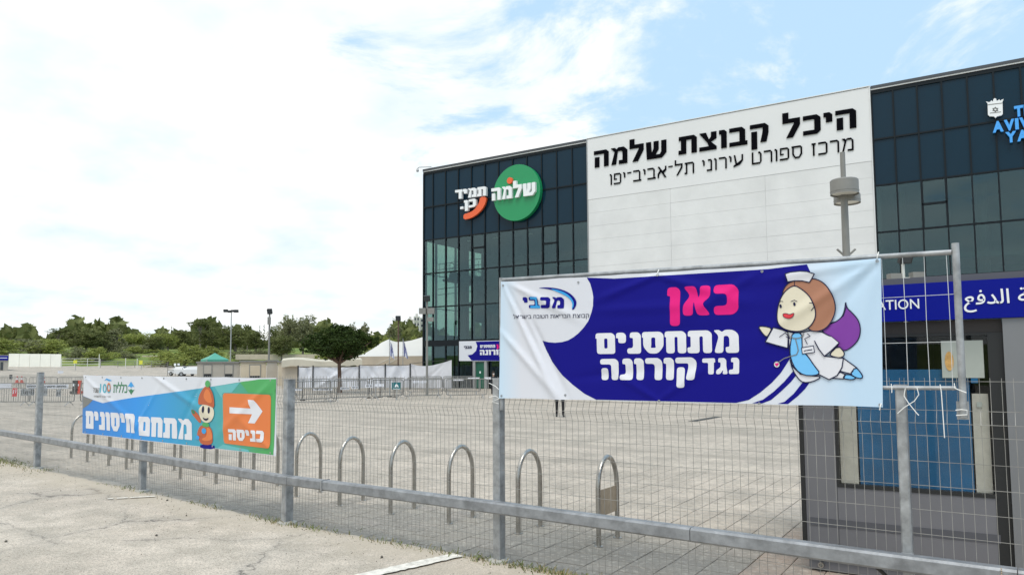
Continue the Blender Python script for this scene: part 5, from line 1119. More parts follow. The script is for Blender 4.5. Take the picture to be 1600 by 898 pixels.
# ================================================================== WHITE SCREENS
def screens():
    xs_ = [465, 489, 561, 602, 641, 706]; d0 = [61, 61, 61.5, 61.5, 61.5, 56]; lb = ['narrow white sheeting screen beside the black cabin edge', 'white sheeting screen behind the tree trunk, with a dark foot', 'white sheeting screen left of the teal sign', 'white sheeting screen above the teal sign', 'bright sagging white sheet at the arena corner by the floodlight pole']
    for k in range(5):
        a, b = at(xs_[k]+.3, 600, d0[k]), at(xs_[k+1]-.3, 600, d0[k+1]); o = thing('screen', lb[k], 'screen', tuple(((a+b)/2).xy)+(0,), 'white screens in front of the marquee'); pl = Plane((a.x, a.y), (b.x, b.y)); L_ = (b.xy-a.xy).length
        zt = [1.85, 1.85, 1.95, 1.95, 2.05][k]; zb = .25 if k < 2 else .15; nx, nz = 40, 14; v = []; rnd = random.Random(k+40); fx = [(rnd.uniform(0, L_), rnd.uniform(0, L_), rnd.uniform(.15, .4), rnd.uniform(-.10, .10)) for _ in range(9)]
        for j in range(nz+1):
            for i in range(nx+1):
                s_, t_ = i/nx, j/nz; sag = -.05*abs(math.sin(s_*math.pi)) if k != 4 else -.35*math.sin(s_*math.pi)*(1-s_*.4)+.25*s_
                z = zb+(zt+sag-zb)*t_; off = sum(am*math.exp(-((s_*L_-(p0+(p1-p0)*t_))/wd_)**2) for p0, p1, wd_, am in fx)
                v.append(pl.W((s_*L_, z), off*.8))
        f = [(j*(nx+1)+i, j*(nx+1)+i+1, (j+1)*(nx+1)+i+1, (j+1)*(nx+1)+i) for j in range(nz) for i in range(nx)]; MB().add(v, f).build('sheet', 'sheet', o, True)
        for q in ((0, L_) if k == 0 else (L_,)):
            if k == 4: continue
            p = pl.W((q, 0), .08); MB().tube([p, p+Vector((0, 0, zt+.12))], .05, 6).build('post', 'steel_dk', o)
        MB().tube([pl.W((0, zt+.02), .05), pl.W((L_, zt+.02+(.25 if k == 4 else 0)), .05)], .02, 5).build('top_cord', 'steel_dk', o)
screens()
# ================================================================== MARQUEE AND CANOPY
M['tentroof'] = mat('beige_canopy', (.52, .48, .39), .8, 0, .1, .7)
def marquee():
    d = 75; o = thing('marquee', 'large white marquee with two peaks and beige side walls beyond the screens', 'marquee', tuple(at(620, 575, d).xy)+(prof(d),)); rid = [(556, 557), (570, 552), (585, 543), (596, 535), (607, 530), (613, 532.5), (620, 534), (632, 533.5), (643, 531.5), (652, 529), (662, 526), (672, 525), (684, 530), (696, 540), (706, 555)]
    n = len(rid); v = []
    def lerp(a, b, t): return a+(b-a)*t
    for x, y in rid:
        e = at(x, 557-(x-560)*.01, d); rg = at(x, y, d+4); e2 = e+(rg-e)*2; e2.z = e.z; e2 = Vector((2*rg.x-e.x, 2*rg.y-e.y, e.z))
        for t in (0, .25, .5, .75, 1): p = e.lerp(rg, t); p.z -= .35*math.sin(t*math.pi)*(rg.z-e.z)*.35; v.append(p)
        for t in (.75, .5, .25, 0): p = e2.lerp(rg, t); p.z -= .35*math.sin(t*math.pi)*(rg.z-e.z)*.35; v.append(p)
    k = 9; f = [(i*k+j, (i+1)*k+j, (i+1)*k+j+1, i*k+j+1) for i in range(n-1) for j in range(k-1)]; MB().add(v, f).build('roof', 'tent', o, True)
    v = []; m = 60
    for i in range(m+1):
        x = 557+(705-557)*i/m; e = at(x, 557-(x-560)*.01, d-.1); sc = .12*abs(math.sin(i*.9)); 
        for z in (e.z+.02, e.z-.3-sc, prof(d)-.1): v.append(Vector((e.x, e.y, z)))
    f = [(i*3+j, i*3+3+j, i*3+4+j, i*3+1+j) for i in range(m) for j in (0, 1)]; MB().add(v, f).build('side_wall', 'tentside', o)
    for y0, y1, x0, x1 in ((571, 558.5, 585, 613), (571, 560, 600, 622)): 
        a, b = at(x0, y0, d-.4), at(x1, y1, d-.4); MB().tube([a, b], .05, 5).build('guy_rope', 'curtain', o)
marquee()
def canopy():
    d = 68; a, b = at(440, 563, d), at(566, 562, d); o = thing('canopy', 'low pale beige canopy roof between the cabins and the marquee behind the tree', 'canopy', (a.x, a.y, prof(d))); pl = Plane((a.x, a.y), (b.x, b.y)); L_ = (b.xy-a.xy).length; mb = MB(); n = 30; v = []
    for i in range(n+1):
        s_ = i/n; z = 2.42+.10*math.sin(s_*9); v += [pl.W((s_*L_, z), 0), pl.W((s_*L_, z+.22), -2.5), pl.W((s_*L_, z-.55-.05*math.sin(s_*40)), .02)]
    f = [(i*3, i*3+3, i*3+4, i*3+1) for i in range(n)]+[(i*3+2, i*3+5, i*3+3, i*3) for i in range(n)]; MB().add(v, f).build('roof', 'tentroof', o)
    mb = MB(); mb.slab([[(0, 0), (L_, 0), (L_, 1.9), (0, 1.9)]], pl, -.6, -.5); mb.build('wall', 'tentside', o)
canopy()
def flag(px, ytop, d, label, seed):
    p = at(px, 557, d); zt = at(px, ytop, d).z; o = thing('flag', label, 'flag', (p.x, p.y, prof(d)), 'blue and white flags above the marquee'); MB().tube([(p.x, p.y, prof(d)), (p.x, p.y, zt+.1)], .03, 6).build('flagpole', 'galv', o)
    f = Vector((CF.x, CF.y, 0)).normalized(); r_ = Vector((f.y, -f.x, 0)); n, m = 16, 14; v = []; rnd = random.Random(seed)
    for j in range(m+1):
        for i in range(n+1):
            s_, t_ = i/n, j/m; v.append(Vector((p.x, p.y, zt-.02))+r_*(.03+s_*.62*(.35+.65*t_)*(1-.25*t_))+f*(.12*math.sin(s_*9+t_*2+seed))+Vector((0, 0, -1.45*t_-.55*s_*(1-.3*t_))))
    mb = MB()
    for j in range(m):
        for i in range(n):
            mb.use('flag_b' if (i in (3, 4) or i in (12, 13) or (6 <= i <= 9 and 4 <= j <= 9 and (i+j) % 3)) else 'flag_w'); mb.add([v[j*(n+1)+i], v[j*(n+1)+i+1], v[(j+1)*(n+1)+i+1], v[(j+1)*(n+1)+i]], [(0, 1, 2, 3)])
    mb.build('cloth', None, o)
flag(608.5, 530, 70, 'drooping blue and white flag left of the thin brown pole', 1); flag(629.5, 530, 70, 'drooping blue and white flag right of the thin brown pole', 2)
# ================================================================== CABINS, GAZEBO, WALL
def cabin(x0, x1, ytop, d, m, label, wins=(), door_=None, depth=3):
    a, b = at(x0, 575, d), at(x1, 575, d); pl = Plane((a.x, a.y), (b.x, b.y)); L_ = (b.xy-a.xy).length; zt = at((x0+x1)/2, ytop, d).z; g = prof(d); o = thing('cabin', label, 'cabin', tuple(((a+b)/2).xy)+(g,))
    fixn(MB().slab([[(0, g-.1), (L_, g-.1), (L_, zt-.16), (0, zt-.16)]], pl, -depth, 0).build('wall', m, o)); fixn(MB().slab([[(-.12, zt-.158), (L_+.12, zt-.158), (L_+.12, zt), (-.12, zt)]], pl, -depth-.1, .12).build('roof', 'lamp', o))
    for wx0, wx1, wy0, wy1 in wins:
        p0, p1 = pl.P(wx0, wy1), pl.P(wx1, wy0); k = fixn(MB().slab([[(p0[0], p0[1]), (p1[0], p0[1]), (p1[0], p1[1]), (p0[0], p1[1])]], pl, .0, .05).build('window', 'lamp', o)); c = .09
        fixn(MB().slab([[(p0[0]+c, p0[1]+c+.25), (p1[0]-c, p0[1]+c+.25), (p1[0]-c, p1[1]-c), (p0[0]+c, p1[1]-c)]], pl, .045, .056).build('shutter', m, k)); fixn(MB().slab([[(p0[0]+c, p0[1]+.05), (p1[0]-c, p0[1]+.05), (p1[0]-c, p0[1]+c+.22), (p0[0]+c, p0[1]+c+.22)]], pl, .045, .058).build('opening', 'black', k))
    return o, pl
cabin(308, 375, 564.5, 80, 'beige2', 'grey beige site cabin with two shuttered windows behind the banner', [(317, 332, 569, 589), (350, 365, 569, 589)])
cabin(375.6, 416, 563, 79.5, 'beige', 'cream site cabin with one wide shuttered opening, middle of the row', [(389, 408, 569, 592)])
cabin(416.6, 434, 562, 79, 'beige2', 'dark beige narrow cabin at the foot of the floodlight pole', [])
cabin(434.6, 465, 563.5, 76, 'beige', 'cream cabin at the right end of the row with a black edge', [])
a = at(465.3, 575, 75.6); tag(MB().span((a.x-.1, a.y-.1, 0), (a.x+.1, a.y+.1, 2.45)).build('corner_post', 'black'), 'black post at the right end of the beige cabin row', 'post')
def gazebo():
    d = 92; c = at(335.5, 561, d); w_ = 1.2; g = prof(d); zt, ze_ = at(335, 551, d).z, at(335, 561.5, d).z; o = thing('gazebo', 'green pyramid topped gazebo rising over the beige cabin', 'gazebo', (c.x, c.y, g)); q = [(-w_, -w_), (w_, -w_), (w_, w_), (-w_, w_)]; an = YAW
    q = [(x*math.cos(-.35)-y*math.sin(-.35), x*math.sin(-.35)+y*math.cos(-.35)) for x, y in q]
    v = [(c.x+x, c.y+y, ze_) for x, y in q]+[(c.x+x*.45, c.y+y*.45, ze_+(zt-ze_)*.48) for x, y in q]+[(c.x, c.y, zt)]+[(c.x+x, c.y+y, ze_-.22) for x, y in q]
    MB().add(v, [(i, (i+1) % 4, 4+(i+1) % 4, 4+i) for i in range(4)]+[(4+i, 4+(i+1) % 4, 8) for i in range(4)]+[(9+i, 9+(i+1) % 4, (i+1) % 4, i) for i in range(4)]).build('canopy', 'gazebo', o)
    for x, y in q: MB().tube([(c.x+x*.98, c.y+y*.98, g), (c.x+x*.98, c.y+y*.98, ze_)], .04, 6).build('leg', 'galv', o)
gazebo()
def white_wall():
    d = 166; a, b = at(13, 570, d), at(95, 570, d-2); pl = Plane((a.x, a.y), (b.x, b.y)); L_ = (b.xy-a.xy).length; g = prof(d)-.2; o = thing('boundary_wall', 'long bright cream wall in front of the woods at the far left', 'wall', tuple(((a+b)/2).xy)+(g,)); zt = at(50, 552.4, d).z
    for i in range(5): fixn(MB().slab([[(L_*i/5+.02, g), (L_*(i+1)/5-.02, g), (L_*(i+1)/5-.02, zt-.10*i/5), (L_*i/5+.02, zt-.10*i/5)]], pl, -.25, 0).build('wall_section', 'creamw', o))
    d = 150; a, b = at(-12, 575, d), at(12.5, 575, d); pl = Plane((a.x, a.y), (b.x, b.y)); L_ = (b.xy-a.xy).length; g = prof(d); o = thing('guard_hut', 'grey hut with a blue sign band at the left edge of the photo', 'hut', tuple(((a+b)/2).xy)+(g,)); zt = at(0, 554.5, d).z
    fixn(MB().slab([[(0, g-.2), (L_, g-.2), (L_, zt), (0, zt)]], pl, -3, 0).build('wall', 'beige2', o)); z0, z1 = pl.P(0, 562.5)[1], pl.P(0, 555.5)[1]
    fixn(MB().slab([[(0, z0), (L_, z0), (L_, z1), (0, z1)]], pl, .001, .15).build('sign_band', 'band', o)); zc = (z0+z1)/2
    fixn(MB().slab([[(L_*.3, zc-.05), (L_*.92, zc-.05), (L_*.92, zc+.06), (L_*.3, zc+.06)]], pl, .151, .16).build('sign_stripe', 'sign_w', o)); fixn(MB().slab([[(L_*.5, g+.1), (L_*.68, g+.1), (L_*.68, z0-.3), (L_*.5, z0-.3)]], pl, .001, .05).build('door', 'win', o))
white_wall()
def rail_fence(x0, x1, d, y0, label, step, m, h):
    a, b = at(x0, 575, d), at(x1, 575, d); pl = Plane((a.x, a.y), (b.x, b.y)); L_ = (b.xy-a.xy).length; g = prof(d); o = thing('railing', label, 'fence', tuple(((a+b)/2).xy)+(g,)); n = int(L_/step)
    for i in range(n+1): p = pl.W((i*L_/n, g)); MB().tube([p+Vector((0, 0, -.2)), p+Vector((0, 0, h))], .05, 5).build('post', m, o)
    for t in (.35, .68, 1.): MB().tube([pl.W((0, g+h*t)), pl.W((L_, g+h*t))], .04, 5).build('rail', m, o)
rail_fence(96, 156, 164, 573, 'pale metal railing between the cream wall and the grass', 1.6, 'lens', 1.55); rail_fence(157, 262, 160, 574, 'low grey railing along the far road in front of the bushes', 2.4, 'lamp', 1.2); rail_fence(262, 300, 128, 580, 'dark railing left of the parked white cars', 1.5, 'lamp', 1.3)
def roadsign(x, y0, y1, wpx, d, m, label):
    b = at(x, y1+8, d); zt = at(x, y0, d).z; zl = at(x, y1, d).z; w_ = wpx*d/F_PX/2; g = prof(d); o = thing('sign_board', label, 'sign', (b.x, b.y, g)); an = math.atan2(_rt.y, _rt.x)
    MB().tube([(b.x, b.y, g-.2), (b.x, b.y, zt)], .05, 6).build('pole', 'galv', o); MB().box((b.x, b.y-.08, (zt+zl)/2), (w_*2, .05, zt-zl), an).build('board', m, o)
M['yel'] = mat('yellow_board', (.62, .62, .06), .5)
roadsign(118, 562.5, 567.5, 5, 150, 'yel', 'yellow board on the pale railing at the far left'); roadsign(220.5, 563, 569, 4.5, 150, 'yel', 'pale yellow board on a post in front of the grass bank'); roadsign(274, 567.5, 571.5, 3, 128, 'sign_w', 'small white sign left of the parked cars'); roadsign(279.5, 567.5, 570.5, 3, 129, 'sign_w', 'small round white sign right over the parked car')
for x, yt, d, lb in ((154.5, 554, 158, 'left of the grass bank'), (196, 560, 156, 'middle of the grass bank'), (214, 561, 156, 'beside the pale yellow board')):
    b = at(x, 575, d); g = prof(d); o = thing('thin_post', 'thin white post '+lb, 'post', (b.x, b.y, g)); MB().tube([(b.x, b.y, g-.2), (b.x, b.y, at(x, yt, d).z)], .06, 6).build('shaft', 'lens', o); MB().lathe((b.x, b.y, at(x, yt, d).z), [(.08, 0), (.05, .1)], 8).build('cap', 'lens', o)
# long beige retaining wall low on the bank
def bank_wall(x0, x1, y, d, label):
    a, b = at(x0, y, d), at(x1, y, d); pl = Plane((a.x, a.y), (b.x, b.y)); L_ = (b.xy-a.xy).length; z = a.z; o = thing('retaining_wall', label, 'wall', tuple(((a+b)/2).xy)+(z-1,)); n = max(2, int(L_/3))
    for i in range(n): fixn(MB().slab([[(L_*i/n+.01, z-1.2), (L_*(i+1)/n-.01, z-1.2), (L_*(i+1)/n-.01, z), (L_*i/n+.01, z)]], pl, -.4, 0).build('block', 'tentside', o))
bank_wall(368, 500, 553.3, 176, 'low beige wall along the flower bed behind the cabins'); bank_wall(222, 255, 555, 184, 'short pale wall on the grass bank beside the bushes')
# ================================================================== CARS, CONES, APARTMENTS
def car(x, d, an, label, col='carw'):
    p = at(x, 587, d); g = prof(d); o = thing('parked_car', label, 'car', (0, 0, 0), 'white cars parked beside the cabins'); L_, W_ = 4.3, 1.75
    def sec(s_, y): return s_
    prof_ = [(-2.15, .35), (-2.15, .75), (-2.0, .92), (-1.3, 1.0), (-.55, 1.42), (.75, 1.46), (1.45, 1.02), (2.05, .92), (2.15, .7), (2.15, .35)]
    v = []; rows_ = [(-W_/2, .0), (-W_/2+.12, 1), (W_/2-.12, 1), (W_/2, 0)]
    for y, k in rows_:
        for x_, z in prof_: v.append((x_*(1 if k else .97), y, z if z < 1.05 or k else 1.0))
    n = len(prof_); f = [(i*n+j, i*n+j+1, (i+1)*n+j+1, (i+1)*n+j) for i in range(3) for j in range(n-1)]+[tuple(range(n)), tuple(reversed(range(3*n, 4*n)))]
    fixn(MB().add(v, f).build('body', col, o, True))
    for s_ in (-1, 1):
        y = s_*(W_/2-.05); MB().add([(-1.15, y*1.0, 1.02), (-.5, y*.93, 1.36), (.1, y*.93, 1.38), (.1, y, 1.02)], [(0, 1, 2, 3)]).build('side_window', 'cargl', o); MB().add([(.16, y, 1.02), (.16, y*.93, 1.38), (.68, y*.93, 1.38), (1.25, y, 1.02)], [(0, 1, 2, 3)]).build('side_window', 'cargl', o)
        for wx in (-1.35, 1.35):
            mb = MB(); mb.lathe((0, 0, 0), [(.2, -.1), (.32, -.1), (.33, 0), (.32, .1), (.2, .1)], 18); rot_ = Matrix.Rotation(R(90), 3, 'X'); mb.v = [rot_ @ q+Vector((wx, s_*(W_/2-.06), .33)) for q in mb.v]; k = mb.build('wheel', 'rubber', o); mb = MB(); mb.lathe((0, 0, 0), [(.19, -.11), (.19, .11)], 14); mb.v = [rot_ @ q+Vector((wx, s_*(W_/2-.05), .33)) for q in mb.v]; mb.build('rim', 'galv', k)
        MB().box((-2.13, s_*.6, .72), (.08, .3, .12)).build('headlight', 'lens', o); MB().box((2.13, s_*.62, .78), (.08, .25, .14)).build('tail_light', 'redp', o)
    MB().add([(-1.28, -.68, 1.03), (-1.28, .68, 1.03), (-.6, .62, 1.405), (-.6, -.62, 1.405)], [(0, 1, 2, 3)]).build('windscreen', 'cargl', o); MB().add([(1.43, -.66, 1.06), (1.43, .66, 1.06), (.82, .6, 1.44), (.82, -.6, 1.44)], [(0, 1, 2, 3)]).build('rear_window', 'cargl', o)
    o.location = (p.x, p.y, g); o.rotation_euler = (0, 0, an); return o
car(284, 128, YAW*-0+.15, 'white saloon car parked at the left end beside the dark railing'); car(300, 125, .75, 'white car parked half hidden next to the beige cabin')
def cone(x, y, d, m, label):
    p = at(x, y, d); o = thing('traffic_cone', label, 'cone', (p.x, p.y, prof(d)), 'orange traffic cones on the far square'); MB().lathe((p.x, p.y, prof(d)), [(.28, 0), (.28, .04), (.17, .05), (.05, .72), (.03, .75)], 12).build('cone_body', m, o); MB().lathe((p.x, p.y, prof(d)+.35), [(.125, 0), (.09, .18)], 12).build('reflective_band', 'sign_w', o)
for x, y, d, lb in ((27.5, 578, 100, 'leftmost'), (34.5, 578, 100, 'second from the left, near the cream wall'), (69, 580, 95, 'just right of the leftmost tall post'), (140, 580, 95, 'above the left end of the banner'), (151.5, 579, 100, 'above the logo on the banner'), (212, 582, 92, 'left of the parked cars, above the banner')): cone(x, y, d, 'cone', 'orange traffic cone, '+lb)
for x, m, lb in ((117.5, 'black', 'black'), (123, 'cone', 'red')):
    p = at(x, 594, 62); o = thing('road_barrier', lb+' plastic road barrier left of the blue banner corner', 'barrier', (p.x, p.y, 0)); MB().box((p.x, p.y, .12), (.5, .4, .2), .5).build('foot', m, o); MB().box((p.x, p.y, .6), (.34, .12, .75), .5).build('board', m, o); MB().box((p.x, p.y-.08, .65), (.2, .03, .15), .5).build('band', 'sign_w', o)
def apartments():
    d = 430; g = prof(d)-1; an = YAW
    o = None; a = at(647, 515, d); o = thing('apartment_building', 'pale stepped apartment block far away behind the treetops beside the arena', 'building', (a.x, a.y, g)); r_ = Vector((_rt.x, _rt.y, 0)); ang = math.atan2(r_.y, r_.x)
    for x0, x1, yt, dep in ((635.5, 646, 498.5, 0), (646.2, 656, 494, -1), (656.2, 668, 496, .5)):
        p0, p1 = at(x0, 515, d+dep), at(x1, 515, d+dep); pl = Plane((p0.x, p0.y), (p1.x, p1.y)); L_ = (p1.xy-p0.xy).length; zt = at((x0+x1)/2, yt, d).z
        fixn(MB().slab([[(0, g), (L_, g), (L_, zt), (0, zt)]], pl, -8, 0).build('wing', 'apt', o)); nz = int((zt-14)/3.0)
        for k in range(nz):
            z = zt-3.0*(k+1)+.6
            for i in range(2): x = L_*(.14+.45*i); w = fixn(MB().slab([[(x, z), (x+L_*.26, z), (x+L_*.26, z+1.5), (x, z+1.5)]], pl, .01, .12).build('window', 'win', o)); fixn(MB().slab([[(x-.1, z-.35), (x+L_*.26+.1, z-.35), (x+L_*.26+.1, z-.05), (x-.1, z-.05)]], pl, .01, .5).build('balcony', 'wall_w', w))
        fixn(MB().slab([[(L_*.3, zt), (L_*.7, zt), (L_*.7, zt+1.6), (L_*.3, zt+1.6)]], pl, -4, -2).build('roof_hut', 'apt', o))
apartments()
# ================================================================== TREES
def leaves(mb, lobes, n, size, rnd, shell=.5, droop=0):
    tot = sum(a*b*c for (_, (a, b, c)) in lobes)
    for (c, (a, b, e)) in lobes:
        k = int(n*a*b*e/tot)
        cl = []
        for _ in range(max(4, k//14)):
            while True:
                q = Vector((rnd.uniform(-1, 1), rnd.uniform(-1, 1), rnd.uniform(-1, 1)))
                if shell < q.length < 1: break
            cl.append(q)
        for _ in range(k):
            q = cl[rnd.randrange(len(cl))]+Vector((rnd.gauss(0, .13), rnd.gauss(0, .13), rnd.gauss(0, .10)))
            p = Vector(c)+Vector((q.x*a, q.y*b, q.z*e)); s_ = size*rnd.uniform(.6, 1.3)
            u = Vector((rnd.gauss(0, 1), rnd.gauss(0, 1), rnd.gauss(0, 1))).normalized(); w_ = u.cross(Vector((rnd.gauss(0, 1), rnd.gauss(0, 1), rnd.gauss(0, .6)+.01))).normalized()
            mb.add([p-u*s_, p+w_*s_*.45-Vector((0, 0, droop*s_)), p+u*s_, p-w_*s_*.45], [(0, 1, 2, 3)])
def tree_proto(name, seed, kind, leafm, nleaf, barkm='bark2'):
    """unit tree about 10 high, 8 wide"""
    rnd = random.Random(seed); o = thing('tree', 'tree', 'tree', (0, 0, 0), 'trees beyond the square'); tr = MB(); lobes = []
    if kind == 'round':
        for i in range(11): a = rnd.uniform(0, 6.28); r = rnd.uniform(.6, 2.6); z = rnd.uniform(3.4, 8.2); lobes.append(((r*math.cos(a), r*math.sin(a), z), (rnd.uniform(1.2, 1.9), rnd.uniform(1.2, 1.9), rnd.uniform(1.0, 1.7))))
        lobes.append(((0, 0, 5.5), (2.6, 2.6, 3)))
    elif kind == 'tall':
        for i in range(12): a = rnd.uniform(0, 6.28); r = rnd.uniform(.2, 1.7); z = rnd.uniform(3, 9.2); lobes.append(((r*math.cos(a), r*math.sin(a), z), (rnd.uniform(.7, 1.3), rnd.uniform(.7, 1.3), rnd.uniform(.8, 1.4))))
    elif kind == 'flat':
        for i in range(9): a = rnd.uniform(0, 6.28); r = rnd.uniform(.5, 3.4); lobes.append(((r*math.cos(a), r*math.sin(a), 8.2+rnd.uniform(-.9, .7)), (rnd.uniform(1.0, 1.7), rnd.uniform(1.0, 1.7), rnd.uniform(.5, .9))))
    elif kind == 'cypress':
        for z in range(1, 10): lobes.append(((rnd.uniform(-.1, .1), rnd.uniform(-.1, .1), z), (1.15-.1*z, 1.15-.1*z, .9)))
    elif kind == 'bush':
        for i in range(12): a = rnd.uniform(0, 6.28); r = rnd.uniform(.5, 4.2); lobes.append(((r*math.cos(a), r*math.sin(a), rnd.uniform(1.6, 6.4)*(1-r/9)), (rnd.uniform(1.3, 2.2), rnd.uniform(1.3, 2.2), rnd.uniform(1.4, 2.6))))
    hb = {'round': 4, 'tall': 6, 'flat': 7, 'cypress': 5, 'bush': 2}[kind]
    tr.tube([(0, 0, -.6), (.08, 0, hb*.5), (0, .1, hb)], [.30, .22, .13], 7)
    for c, _ in lobes[:8]:
        if kind in ('cypress',): break
        tr.tube([(0, .05, hb*.55), (c[0]*.5, c[1]*.5, (hb*.6+c[2])/2), c], [.12, .08, .03], 5)
    tr.build('trunk', barkm, o); mb = MB(); leaves(mb, lobes, nleaf, .23 if kind != 'bush' else .24, rnd, .35); mb.build('crown', leafm, o); return o
PR = {}
for nm, seed, kind, lm, n in (('round_dark', 1, 'round', 'leaf_mid', 3400), ('round_pale', 2, 'round', 'leaf_pale', 3200), ('tall_pale', 3, 'tall', 'leaf_pale', 1900), ('flat', 4, 'flat', 'leaf_mid', 1500), ('cypress', 5, 'cypress', 'leaf_mid', 900), ('bush', 6, 'bush', 'leaf_bush', 3600), ('bush2', 8, 'bush', 'leaf_pale', 3400), ('tall_dark', 9, 'tall', 'leaf_mid', 2200), ('round_green', 12, 'round', 'leaf_bush', 3200)): PR[nm] = tree_proto(nm, seed, kind, M[lm], n)
used = set()
def tree(kind, px, ytop, wpx, d, label, name=None, group='trees beyond the square', ybase=None):
    b = at(px, 560, d); g = prof(d)-.3 if ybase is None else at(px, ybase, d).z; zt = at(px, ytop, d).z; h = zt-g; w_ = wpx*1.22*d/F_PX; un = {'round_dark': (9.9, 8.2), 'round_pale': (9.9, 8.2), 'round_green': (9.9, 8.2), 'tall_pale': (10.3, 5), 'tall_dark': (10.3, 5), 'flat': (9.6, 8.6), 'cypress': (10.1, 2.1), 'bush': (7.4, 10.5), 'bush2': (7.4, 10.5)}[kind]
    p = PR[kind]; sc = (w_/un[1], w_/un[1], h/un[0])
    if kind in used: o = dup(p, (b.x, b.y, g), random.uniform(0, 6.28), label, group, sc)
    else: o = p; used.add(kind); o.location = (b.x, b.y, g); o.scale = sc; o.rotation_euler.z = 1; o['label'] = label; o['group'] = group
    o.name = name or 'tree'; o['category'] = 'bush' if kind.startswith('bush') else 'tree'; return o
T = [
 ('round_green', 2, 524, 62, 215, 'bright green tree at the very left edge of the woods'), ('round_pale', 40, 523, 60, 222, 'pale round tree second from the left in the woods'), ('round_green', 72, 521, 50, 212, 'green tree left of the umbrella pine'),
 ('flat', 90, 508, 36, 232, 'flat topped umbrella pine above the bushes at the left'), ('round_dark', 133, 502, 54, 192, 'big dark bushy tree rising highest at the left of the woods'), ('tall_dark', 118, 506, 30, 198, 'narrow dark tree on the left flank of the biggest dark tree'),
 ('round_dark', 156, 507, 34, 196, 'dark rounded tree on the right flank of the biggest dark tree'), ('tall_pale', 181, 507, 24, 200, 'narrow pale tree right of the big dark trees'), ('round_green', 205, 513, 44, 214, 'light green tree between the dark trees and the parked cars'),
 ('round_green', 230, 512, 42, 216, 'second light green tree left of the parked cars'), ('round_dark', 240, 517, 30, 196, 'dark tree standing above the parked cars'), ('round_green', 262, 512, 34, 204, 'yellow green tree over the parked cars'), ('cypress', 267, 504, 5, 226, 'small lone cypress tip over the green treetops'),
 ('round_dark', 290, 509, 44, 208, 'dense olive tree above the big pale bush'), ('flat', 312, 496, 42, 228, 'dark flat topped pine left of the tall mast'), ('tall_dark', 322, 489, 14, 230, 'thin open topped pine sticking out highest left of the mast'), ('cypress', 336, 497, 6, 232, 'cypress left of the tall mast'), ('cypress', 340.5, 498, 5, 233, 'second cypress left of the tall mast'),
 ('round_dark', 330, 508, 46, 206, 'dark dense tree under the two cypresses'), ('round_dark', 368, 500, 62, 200, 'broad dark tree right behind the tall mast'), ('tall_dark', 386, 496, 14, 226, 'small rounded top over the broad dark tree'), ('round_dark', 400, 511, 40, 194, 'dark tree between the mast and the cabin pole'),
 ('cypress', 405, 506, 5, 226, 'small cypress left of the cabin pole'), ('cypress', 412, 505, 6, 226, 'small cypress touching the cabin pole'), ('round_dark', 428, 502, 28, 196, 'dark tree behind the cabin pole'), ('round_pale', 448, 489, 42, 186, 'tall grey green tree right of the cabin pole'), ('round_pale', 473, 487, 44, 184, 'tallest grey green tree left of the dark round tree'),
 ('round_dark', 440, 516, 44, 176, 'dark lower tree at the foot of the grey green pair'), ('cypress', 499, 506, 8, 200, 'dark cypress right of the grey green pair'), ('round_pale', 500, 516, 30, 182, 'pale tree half hidden by the dark round tree'), ('tall_pale', 528, 501, 26, 180, 'pale feathery tree directly behind the dark round tree'), ('tall_pale', 551, 499, 18, 176, 'open pale eucalyptus, left of the twin tops'),
 ('tall_pale', 571, 499, 22, 176, 'open pale eucalyptus, right of the twin tops'), ('round_green', 580, 514, 30, 166, 'green tree peeping over the marquee at its left end'), ('tall_pale', 610, 503, 18, 182, 'pale tree left of the thin brown pole'), ('tall_pale', 624, 504, 16, 186, 'pale tree behind the thin brown pole'), ('round_green', 604, 516, 32, 150, 'round green tree behind the marquee peak'),
 ('round_dark', 640, 515, 34, 146, 'dark green tree between the flags and the arena'), ('round_dark', 658, 507, 32, 158, 'dark tree under the apartment block beside the arena'), ('round_green', 690, 512, 40, 160, 'green tree hidden behind the arena corner')]
for k, px, yt, wp, d, lb in T: tree(k, px, yt+(4 if px < 110 else 2.5 if px < 290 else 0), wp, d, lb)
Bs = [('bush', 8, 528, 70, 186, 'pale green bush left of the cream wall'), ('bush2', 48, 526, 66, 190, 'wide grey green bush behind the cream wall'), ('bush', 88, 530, 60, 188, 'green bush at the right end of the cream wall'), ('bush2', 118, 536, 44, 180, 'shaded bush under the big dark trees'), ('bush', 158, 541, 52, 176, 'yellow green bush beneath the dark trees'), ('bush2', 190, 545, 44, 180, 'low bush left of the grass bank'),
 ('bush', 215, 540, 40, 192, 'bush on top of the grass bank'), ('bush', 288, 536, 78, 170, 'large pale willow like bush left of the cabins'), ('bush', 325, 540, 60, 172, 'pale bush behind the green gazebo'), ('bush2', 372, 539, 46, 180, 'low dark bush right of the mast'), ('bush', 262, 548, 50, 162, 'bush behind the parked cars'), ('bush2', 402, 541, 50, 186, 'dark bush left of the cabin pole'),
 ('bush', 520, 542, 60, 160, 'bush behind the dark round tree'), ('bush2', 560, 536, 60, 158, 'bush behind the left slope of the marquee'), ('bush', 606, 527, 50, 140, 'bush behind the marquee ridge'), ('bush', 650, 524, 44, 138, 'bush behind the marquee by the arena'), ('bush2', 236, 530, 46, 196, 'dark undergrowth between the green trees'), ('bush2', 180, 527, 60, 200, 'grey undergrowth behind the narrow pale tree')]
for k, px, yt, wp, d, lb in Bs: tree(k, px, yt, wp, d, lb, 'bush', 'bushes along the bank')
for k in PR:
    if k not in used: 
        for c in list(PR[k].children): bpy.data.objects.remove(c)
        bpy.data.objects.remove(PR[k])
